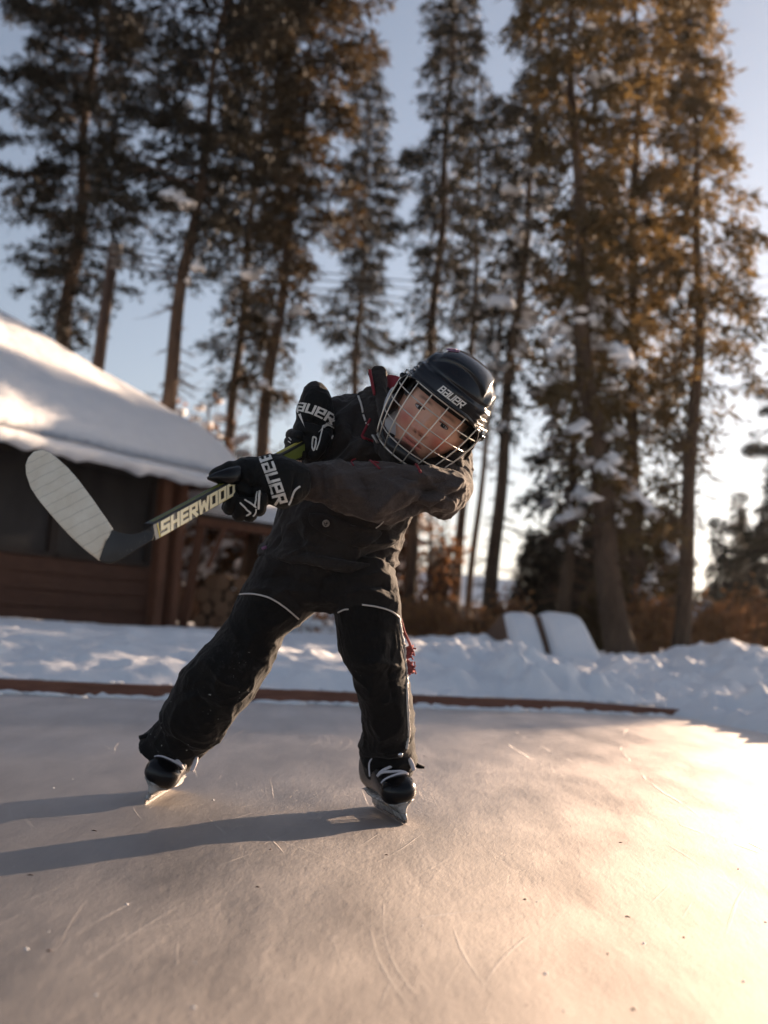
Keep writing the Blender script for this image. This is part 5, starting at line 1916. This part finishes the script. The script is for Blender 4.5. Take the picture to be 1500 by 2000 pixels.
def build_gloves():
    # lower glove, back of the hand to the camera
    Y = 2.10
    mb = MB()
    loft([(582, 914, 578, 972, Y + .01, .034), (572, 900, 568, 988, Y, .048), (552, 891, 553, 993, Y - .005, .055), (534, 888, 540, 991, Y - .005, .053), (518, 890, 528, 986, Y, .046),
          (510, 893, 522, 984, Y, .042), (500, 893, 515, 992, Y, .045), (480, 894, 500, 1000, Y - .002, .045), (460, 900, 482, 998, Y - .005, .042), (448, 910, 462, 985, Y - .005, .036)], mb=mb, n=30, k=2.6)
    mb2 = MB()
    me = remesh(mb, 0.003, 3)
    wrinkle(me, [(((516, 890), (524, 940), (526, 988)), 5, -.006), (((480, 900), (492, 950), (500, 995)), 4, -.004), (((455, 930), (490, 950), (515, 950)), 4, -.004), (((450, 958), (480, 972), (512, 972)), 4, -.004),
                 (((578, 920), (574, 950), (568, 985)), 4, -.003)], 0.002, 40, 9)
    b = bvh_of(me)
    g = put('glove', me, [M_GLOVE, M_WHITE], KID)
    # fingers wrapped round the shaft
    for k, (x, y) in enumerate(((512, 990), (494, 1000), (474, 1000), (455, 990))):
        ax = st_at(x - 6)
        kn = P(x, y - 28, Y - .045)
        mb = MB()
        rad = (0.0115, 0.0125, 0.013, 0.012)[k]
        under = ax + Vector((0, 0, -0.030))
        seg(mb, [kn, P(x - 3, y - 4, Y - .042), P(x - 8, y + 4, Y - .018), under + Vector((-.004, 0.030, 0.006)), ax + Vector((0, 0.036, 0.010))], [rad * 0.9, rad * 1.1, rad * 1.05, rad, rad * 0.9])
        f = mb.build('finger', M_GLOVE, g)
    # thumb lying along the shaft, glossy shield on it
    mb = MB()
    seg(mb, [P(488, 912, Y - .01), P(462, 916, Y - .03), P(436, 922, Y - .045), P(412, 934, Y - .06)], [.017, .017, .0155, .010])
    mb.build('thumb', M_GLOVE, g)
    mb = MB()
    loft([(464, 909, 462, 946, Y - .05, .014), (446, 913, 448, 948, Y - .062, .016), (424, 921, 430, 946, Y - .072, .013), (404, 932, 406, 937, Y - .078, .004)], mb=mb)
    mb.build('thumb_guard', M_GLOSS, g)
    allb = bvh_of(me, *[c.data for c in g.children])
    mb = MB()
    w = text_width('BaUeR', 0.3)
    def f(u, v):
        # runs down the cuff; letters turned a quarter, tops towards the hand's right
        s = u / w
        x = 509 + 38 * s - 4 * s * s
        y = 888 + 96 * s
        return x + (v * 19 - 4) * (1.0 + 0.1 * s), y - v * 5.5
    glove_text(mb, b, 'BaUeR', f, 0.22, 0.3, 0)
    for pl, r in (([(508, 958), (506, 975), (505, 994)], .0022), ([(503, 960), (500, 975), (496, 990)], .0014), ([(477, 976), (490, 983), (500, 991)], .0016), ([(469, 982), (480, 993), (490, 1002)], .0018), ([(490, 1002), (482, 1007)], .0016),
                  ([(500, 994), (498, 1003), (494, 1008)], .0014), ([(585, 950), (576, 958), (570, 972), (564, 985)], .0020)):
        strip(mb, allb, pl, r, 0, .001)
    mb.build('lettering', M_WHITE, g, smooth=False)

    # upper glove, cuff up
    Y = 2.34
    mb = MB()
    loft([(600, 768, 634, 772, Y + .02, .03), (590, 774, 644, 782, Y + .01, .045), (584, 790, 652, 800, Y, .052), (580, 806, 655, 820, Y, .052), (579, 818, 652, 832, Y, .046), (576, 830, 650, 842, Y - .005, .046),
          (570, 846, 648, 858, Y - .01, .048), (565, 862, 643, 876, Y - .012, .046), (568, 878, 632, 893, Y - .015, .04), (582, 890, 614, 904, Y - .015, .028)], mb=mb, n=30, k=2.5)
    me = remesh(mb, 0.003, 3)
    wrinkle(me, [(((578, 818), (615, 822), (652, 838)), 4, -.006), (((575, 845), (600, 850), (612, 870)), 4, -.004), (((630, 840), (628, 865), (620, 890)), 4, -.005)], 0.002, 40, 10)
    b = bvh_of(me)
    g = put('glove', me, [M_GLOVE, M_WHITE], KID)
    for k in range(4):
        x, y = (568, 565, 566, 572)[k], (848, 861, 873, 885)[k]
        mb = MB()
        seg(mb, [P(x + 28, y - 4, Y + .02), P(x + 8, y, Y + .035), P(x, y + 2, Y - .0), P(x + 8, y + 3, Y - .045), P(x + 24, y + 5, Y - .055)], [.010, .0125, .0125, .012, .010])
        mb.build('finger', M_GLOVE, g)
    mb = MB()
    seg(mb, [P(634, 846, Y - .035), P(628, 864, Y - .05), P(618, 884, Y - .056), P(606, 894, Y - .052)], [.013, .014, .013, .010])
    mb.build('thumb', M_GLOVE, g)
    allb = bvh_of(me, *[c.data for c in g.children])
    mb = MB()
    w = text_width('aUeR', 0.3)
    def f2(u, v):
        s = u / w
        x = 580 + 66 * s
        y = 801 + 5 * s + 22 * s * s
        return x + v * (4 + 6 * s), y - v * 14
    glove_text(mb, b, 'aUeR', f2, 0.22, 0.3, 0)
    for pl, r in (([(651, 836), (643, 831), (631, 831), (629, 842), (626, 855), (622, 868), (618, 879)], .0014), ([(612, 853), (617, 856), (617, 868), (613, 880), (610, 868), (612, 853)], .0018), ([(565, 855), (569, 860)], .0012), ([(564, 862), (568, 865)], .0012), ([(649, 851), (647, 856)], .002)):
        strip(mb, allb, pl, r, 0, .001)
    mb.build('lettering', M_WHITE, g, smooth=False)
build_gloves()

# ---------------- hockey stick
def build_stick():
    st = thing('hockey_stick', ST_HEEL, 'black and yellow hockey stick with white taped blade held in both gloves', 'hockey stick')
    # frame of the shaft: wide face looks at the camera and a little down
    mid = ST_TOP.lerp(ST_HEEL, 0.6)
    n1 = (cO - mid)
    n1 = (n1 - st_d * n1.dot(st_d)).normalized()
    w1 = st_d.cross(n1).normalized()
    if w1.z < 0:
        w1 = -w1
    ang = R(24)
    n1, w1 = n1 * math.cos(ang) - w1 * math.sin(ang), w1 * math.cos(ang) + n1 * math.sin(ang)     # top face turned into view
    hw, hn, ch = 0.0150, 0.0098, 0.0024
    def sect(c, s=1.0, sn=1.0):
        a, b, e = hw * s, hn * sn, ch
        return [c + w1 * x + n1 * y for x, y in ((a - e, b), (a, b - e), (a, -b + e), (a - e, -b), (-a + e, -b), (-a, -b + e), (-a, b - e), (-a + e, b))]
    butt = ST_TOP - st_d * 0.10
    end = st_at(292)
    mb = MB()
    mb.rings([sect(butt + st_d * s) for s in np.linspace(0, (end - butt).length, 30)])
    lacq = mat('black_lacquer', (0.008, 0.008, 0.008), 0.3, spec=0.5)
    sh = mb.build('shaft', lacq, st, smooth=False)
    yel, cream, grn = mat('yellow_print', (0.62, 0.50, 0.05), 0.4), mat('cream_print', (0.80, 0.74, 0.50), 0.4), mat('green_line', (0.16, 0.20, 0.04), 0.35)
    # stripes along the top face and the yellow field near the upper hand
    mb = MB()
    def quad(c0, c1, u0, u1, v, mt, face):
        a, bb = (w1, n1) if face == 'wide' else (n1, w1)
        k = 10
        V = []
        for i in range(k + 1):
            c = c0.lerp(c1, i / k)
            V += [c + a * u0 + bb * v, c + a * u1 + bb * v]
        mb.add(V, [(2 * i, 2 * i + 1, 2 * i + 3, 2 * i + 2) for i in range(k)], mt)
    a0, a1 = st_at(298), st_at(450)
    quad(a0, a1, -0.004, 0.001, hw + 0.0004, 2, 'top')
    quad(a0, a1, 0.0030, 0.0042, hw + 0.0004, 0, 'top')
    b0, b1 = st_at(545), st_at(600)
    quad(b0, b1, -0.005, 0.001, hw + 0.0004, 0, 'top')
    quad(b0, b1, 0.003, 0.006, hw + 0.0004, 0, 'top')
    quad(b0, b1, -0.011, 0.010, hn + 0.0004, 2, 'wide')
    c0 = st_at(299)
    quad(c0, c0 - st_d * 0.003, -0.013, 0.012, hn + 0.0004, 0, 'wide')
    # the maker's letters
    w = text_width('SHERWOOD', 0.30)
    p0, p1 = st_at(304), st_at(448)
    L = (p1 - p0).length
    for dx, dl, mt in ((0.0016, 0.0005, 0), (0.0, 0.0012, 1)):
        def place(u, v, lift):
            s = (u + 0.18 * v) / (w + 0.18)
            return p0.lerp(p1, s) + w1 * ((v - 0.5) * 0.0195 - dx * 0.6) + st_d * dx * -0.6 + n1 * (hn + dl + lift * 0.3)
        lettering(mb, 'SHERWOOD', place, 0.26, 0.30, mt)
    mb.build('lettering', [yel, cream, grn], sh, smooth=False)
    # butt end tape
    mb = MB()
    mb.rings([sect(butt + st_d * s, 1.12, 1.15) for s in (-0.004, 0.0, 0.06, 0.07)])
    mb.build('grip_tape', M_GLOVE, st)

    # blade: outline with its own depth curve, 7 mm thick, and the hosel that blends into the shaft
    def Yb(x, y):
        # distance along the blade from the heel
        s = math.hypot(x - 215, y - 1080) / 250
        return 1.765 + 0.035 * s + 0.05 * s * s
    out = [(221, 1033), (204, 1008), (179, 972), (153, 937), (132, 913), (112, 895), (98, 884), (82, 878), (66, 882), (55, 894), (50, 908), (51, 926), (60, 953), (73, 973), (88, 992), (112, 1020), (136, 1046), (154, 1063), (170, 1077), (195, 1096), (207, 1057), (216, 1051)]
    def plate(name, poly, thick, mt, lift=0.0, bev=0.003):
        cx = sum(p[0] for p in poly) / len(poly)
        cy = sum(p[1] for p in poly) / len(poly)
        mb = MB()
        rings = []
        for s, dy in ((0.90, thick), (0.97, thick), (1.0, thick * 0.5), (1.0, -thick * 0.5), (0.97, -thick), (0.90, -thick)):
            rings.append([P(cx + (x - cx) * s, cy + (y - cy) * s, Yb(x, y) + dy - lift) for x, y in poly])
        # inner grid
        for s in (0.6, 0.3):
            rings.append([P(cx + (x - cx) * s, cy + (y - cy) * s, Yb(cx + (x - cx) * s, cy + (y - cy) * s) - thick - lift) for x, y in poly])
        for s in (0.6, 0.3):
            rings.insert(0, [P(cx + (x - cx) * s, cy + (y - cy) * s, Yb(cx + (x - cx) * s, cy + (y - cy) * s) + thick - lift) for x, y in poly])
        mb.rings(rings)
        o = mb.build(name, mt, st)
        fix_normals(o.data)
        return o
    tape = mat('white_tape', (0.62, 0.56, 0.46), 0.8, spec=0.2)
    t = NT(tape)
    # wraps of tape: fine ridges across the blade
    bx = (P(75, 890, 1.8) - P(210, 1070, 1.77)).normalized()
    dot = t.node('ShaderNodeVectorMath', [t.co, tuple(bx + 0.25 * cR)], operation='DOT_PRODUCT').outputs['Value']
    jit = t.math('MULTIPLY', t.noise(20, 3), 0.008)
    wv = t.math('FRACT', t.math('MULTIPLY', t.math('ADD', dot, jit), 62))
    line = t.ramp(wv, [(0.0, 0.0), (0.06, 1.0), (0.9, 1.0), (1.0, 0.2)])
    n = t.noise(26, 5, 0.65)
    scuff = t.math('MULTIPLY', t.ramp(t.noise(48, 4, 0.6, t.mapping((1, 1, 0.3))), [(0.62, 0), (0.72, 1)]), 0.6)
    c = t.mix(t.ramp(n, [(0.3, 0), (0.75, 1)]), (0.78, 0.68, 0.53), (0.92, 0.84, 0.70))
    c = t.mix(scuff, c, (0.12, 0.10, 0.085))
    c = t.mix(t.math('MULTIPLY', t.math('SUBTRACT', 1, line), 0.35), c, (0.28, 0.24, 0.19))
    t.color(c)
    t.normal(t.bump(line, 0.5, 0.0012))
    plate('tape', out, 0.0052, tape)
    black = mat('carbon', (0.020, 0.019, 0.018), 0.4, spec=0.45)
    t = NT(black)
    sp = t.math('MULTIPLY', t.math('LESS_THAN', t.voronoi(160), 0.16), t.ramp(t.noise(12, 3), [(0.5, 0), (0.62, 1)]))
    t.color(t.mix(sp, t.mix(t.noise(30, 4), (0.016, 0.015, 0.014), (0.05, 0.046, 0.042)), (0.35, 0.31, 0.27)))
    plate('blade', [(218, 1035), (206, 1060), (193, 1094), (203, 1099), (212, 1101), (224, 1098), (236, 1093), (252, 1083), (272, 1070), (299, 1054), (303, 1042), (297, 1027), (286, 1034), (272, 1041), (256, 1044), (240, 1042)], 0.0062, black, 0.0)
    return st
build_stick()

# ---------------- skates
def build_skate(toe, heel, lean, lace_side):
    """toe, heel: contact points on the ice; lean: tilt about the blade, positive moves the top to the photo's right"""
    fwd = (toe - heel).normalized()
    up = Vector((0, 0, 1))
    side = Vector((-fwd.y, fwd.x, 0)) * 1.0                     # to the photo's right when the toe faces the camera
    if side.x < 0:
        side = -side
    upl = up * math.cos(lean) + side * math.sin(lean)
    sdl = side * math.cos(lean) - up * math.sin(lean)
    org = (toe + heel) / 2
    def L(x, y, z):
        return org + sdl * x + fwd * y + upl * z
    # boot
    mb = MB()
    def ringx(y, hw, z0, z1, n=24, k=2.6, sh=0.0):
        c = (z0 + z1) / 2
        r = []
        for i in range(n):
            a = 2 * math.pi * i / n
            cx, sx = math.cos(a), math.sin(a)
            r.append(L(hw * math.copysign(abs(cx) ** (2 / k), cx), y + sh * sx, c + (z1 - z0) / 2 * math.copysign(abs(sx) ** (2 / k), sx)))
        return r
    mb.rings([ringx(*a) for a in ((-.112, .018, .056, .10), (-.105, .028, .050, .115), (-.08, .033, .047, .14), (-.04, .034, .046, .16), (-.005, .0345, .046, .158), (.028, .036, .046, .136), (.05, .037, .046, .119), (.068, .0375, .045, .105), (.085, .037, .045, .097), (.100, .033, .047, .090), (.110, .024, .052, .084), (.115, .010, .060, .076))])
    rz = []
    for z, y0, y1, hw in ((.09, -.100, .02, .032), (.125, -.095, -.005, .032), (.15, -.085, -.015, .030)):
        rz.append([L(hw * math.cos(a), (y0 + y1) / 2 + (y1 - y0) / 2 * math.sin(a), z) for a in [2 * math.pi * i / 24 for i in range(24)]])
    mb.rings(rz)
    me = remesh(mb, 0.003, 4)
    boot = put('skate', me, M_GLOSS, KID)
    b = BVHTree.FromPolygons([v.co for v in me.vertices], [list(p.vertices) for p in me.polygons])
    # toe cap: a shell set proud of the boot
    mb = MB()
    mb.rings([ringx(*a) for a in ((.076, .0388, .0435, .1020), (.080, .0398, .0425, .1030), (.090, .0390, .0430, .0990), (.102, .0350, .0455, .0930), (.1120, .0255, .051, .0865), (.1175, .0105, .060, .077))])
    mb.build('toe_cap', M_GLOSS, boot)
    # laces over the instep
    mb = MB()
    for k in range(5):
        yy = 0.071 - 0.0115 * k
        pts = []
        for i in range(11):
            u = -1 + 2 * i / 10
            q = L(0.033 * u, yy + 0.006 * (1 - u * u) + 0.006 * (u if k % 2 else -u), 0.25)
            loc, nr, _, _ = b.ray_cast(q, -upl)
            if loc is None:
                loc, nr = b.find_nearest(L(0.033 * u, yy, 0.11))[:2]
            pts.append(loc + upl * 0.0022)
        mb.tube(pts, [0.0033] * len(pts), 7)
    s = lace_side
    mb.tube([Vector(p) for p in catmull([tuple(L(0.030 * s, 0.03, .140)), tuple(L(0.043 * s, 0.045, .132)), tuple(L(0.049 * s, 0.055, .115)), tuple(L(0.050 * s, 0.06, .100))], 5)], [0.004] * 8 + [0.0055] * 8, 7)
    mb.tube([Vector(p) for p in catmull([tuple(L(-0.028 * s, 0.03, .142)), tuple(L(-0.043 * s, 0.04, .132)), tuple(L(-0.048 * s, 0.046, .105))], 5)], 0.0018, 6)
    mb.build('laces', M_LACE, boot)
    # holder: sole plate, two towers and the rail
    mb = MB()
    def slab(prof, bw, tw, z0, z1):
        """prof: y range at the bottom and top"""
        (a0, a1), (t0, t1) = prof
        n = 5
        rings = []
        for i in range(n + 1):
            s = i / n
            e = s ** 2
            ya, yb = a0 + (t0 - a0) * e, a1 + (t1 - a1) * e
            w = bw + (tw - bw) * e
            z = z0 + (z1 - z0) * s
            rings.append([L(w, yb - .004, z), L(w * .6, yb, z), L(-w * .6, yb, z), L(-w, yb - .004, z), L(-w, ya + .004, z), L(-w * .6, ya, z), L(w * .6, ya, z), L(w, ya + .004, z)])
        mb.rings(rings)
    slab(((-.110, .108), (-.108, .104)), .0052, .0060, .011, .024)
    slab(((.030, .104), (.020, .100)), .0060, .030, .0235, .048)
    slab(((-.105, -.040), (-.108, -.028)), .0060, .027, .0235, .048)
    mb.rings([[L(w * c, y + l * s2, z) for c, s2 in [(math.cos(2 * math.pi * i / 28), math.sin(2 * math.pi * i / 28)) for i in range(28)]] for w, l, y, z in ((.033, .112, -.002, .0455), (.035, .114, -.002, .0475), (.033, .112, -.002, .0500))])
    # ribs in the front tower
    for k in range(3):
        mb.beam(L(0, .028 - .012 * k, .0235), L(0, .020 - .013 * k, .046), 0.006, 0.003, fwd)
    mb.build('blade_holder', M_HOLDER, boot)
    mb = MB()
    prof = [(-.112, .006), (-.106, .0008), (-.05, .0), (.05, .0), (.098, .0010), (.109, .0055), (.112, .013), (-.113, .013)]
    V = [L(x, y, z) for x in (-.0017, .0017) for y, z in prof]
    n = len(prof)
    mb.add(V, [tuple(range(n)), tuple(range(2 * n - 1, n - 1, -1))] + [(i, (i + 1) % n, n + (i + 1) % n, n + i) for i in range(n)])
    o = mb.build('blade', M_STEEL, boot, smooth=False)
    fix_normals(o.data)
    return boot

t1 = ground(794, 1612)
build_skate(t1, t1 + Vector((-0.062, 0.185, 0)).normalized() * 0.215, R(-13), 1)
t2 = ground(281, 1571)
build_skate(t2, t2 + Vector((0.010, 0.2, 0)).normalized() * 0.215, R(24), 1)
# ------------------------------------------------------------------ the cold hazy air, one even volume round everything
def build_haze(density):
    m = bpy.data.materials.new('haze')
    m.use_nodes = True
    nt = m.node_tree
    nt.nodes.clear()
    out = nt.nodes.new('ShaderNodeOutputMaterial')
    v = nt.nodes.new('ShaderNodeVolumePrincipled')
    v.inputs['Color'].default_value = (0.95, 0.95, 0.95, 1)
    v.inputs['Density'].default_value = density
    v.inputs['Anisotropy'].default_value = 0.72
    nt.links.new(v.outputs[0], out.inputs['Volume'])
    mb = MB()
    mb.box(Vector((0, 60, 8.5)), 440, 440, 20)
    o = mb.build('haze', m, smooth=False)
    tag(o, kind='stuff')
build_haze(0.00045)
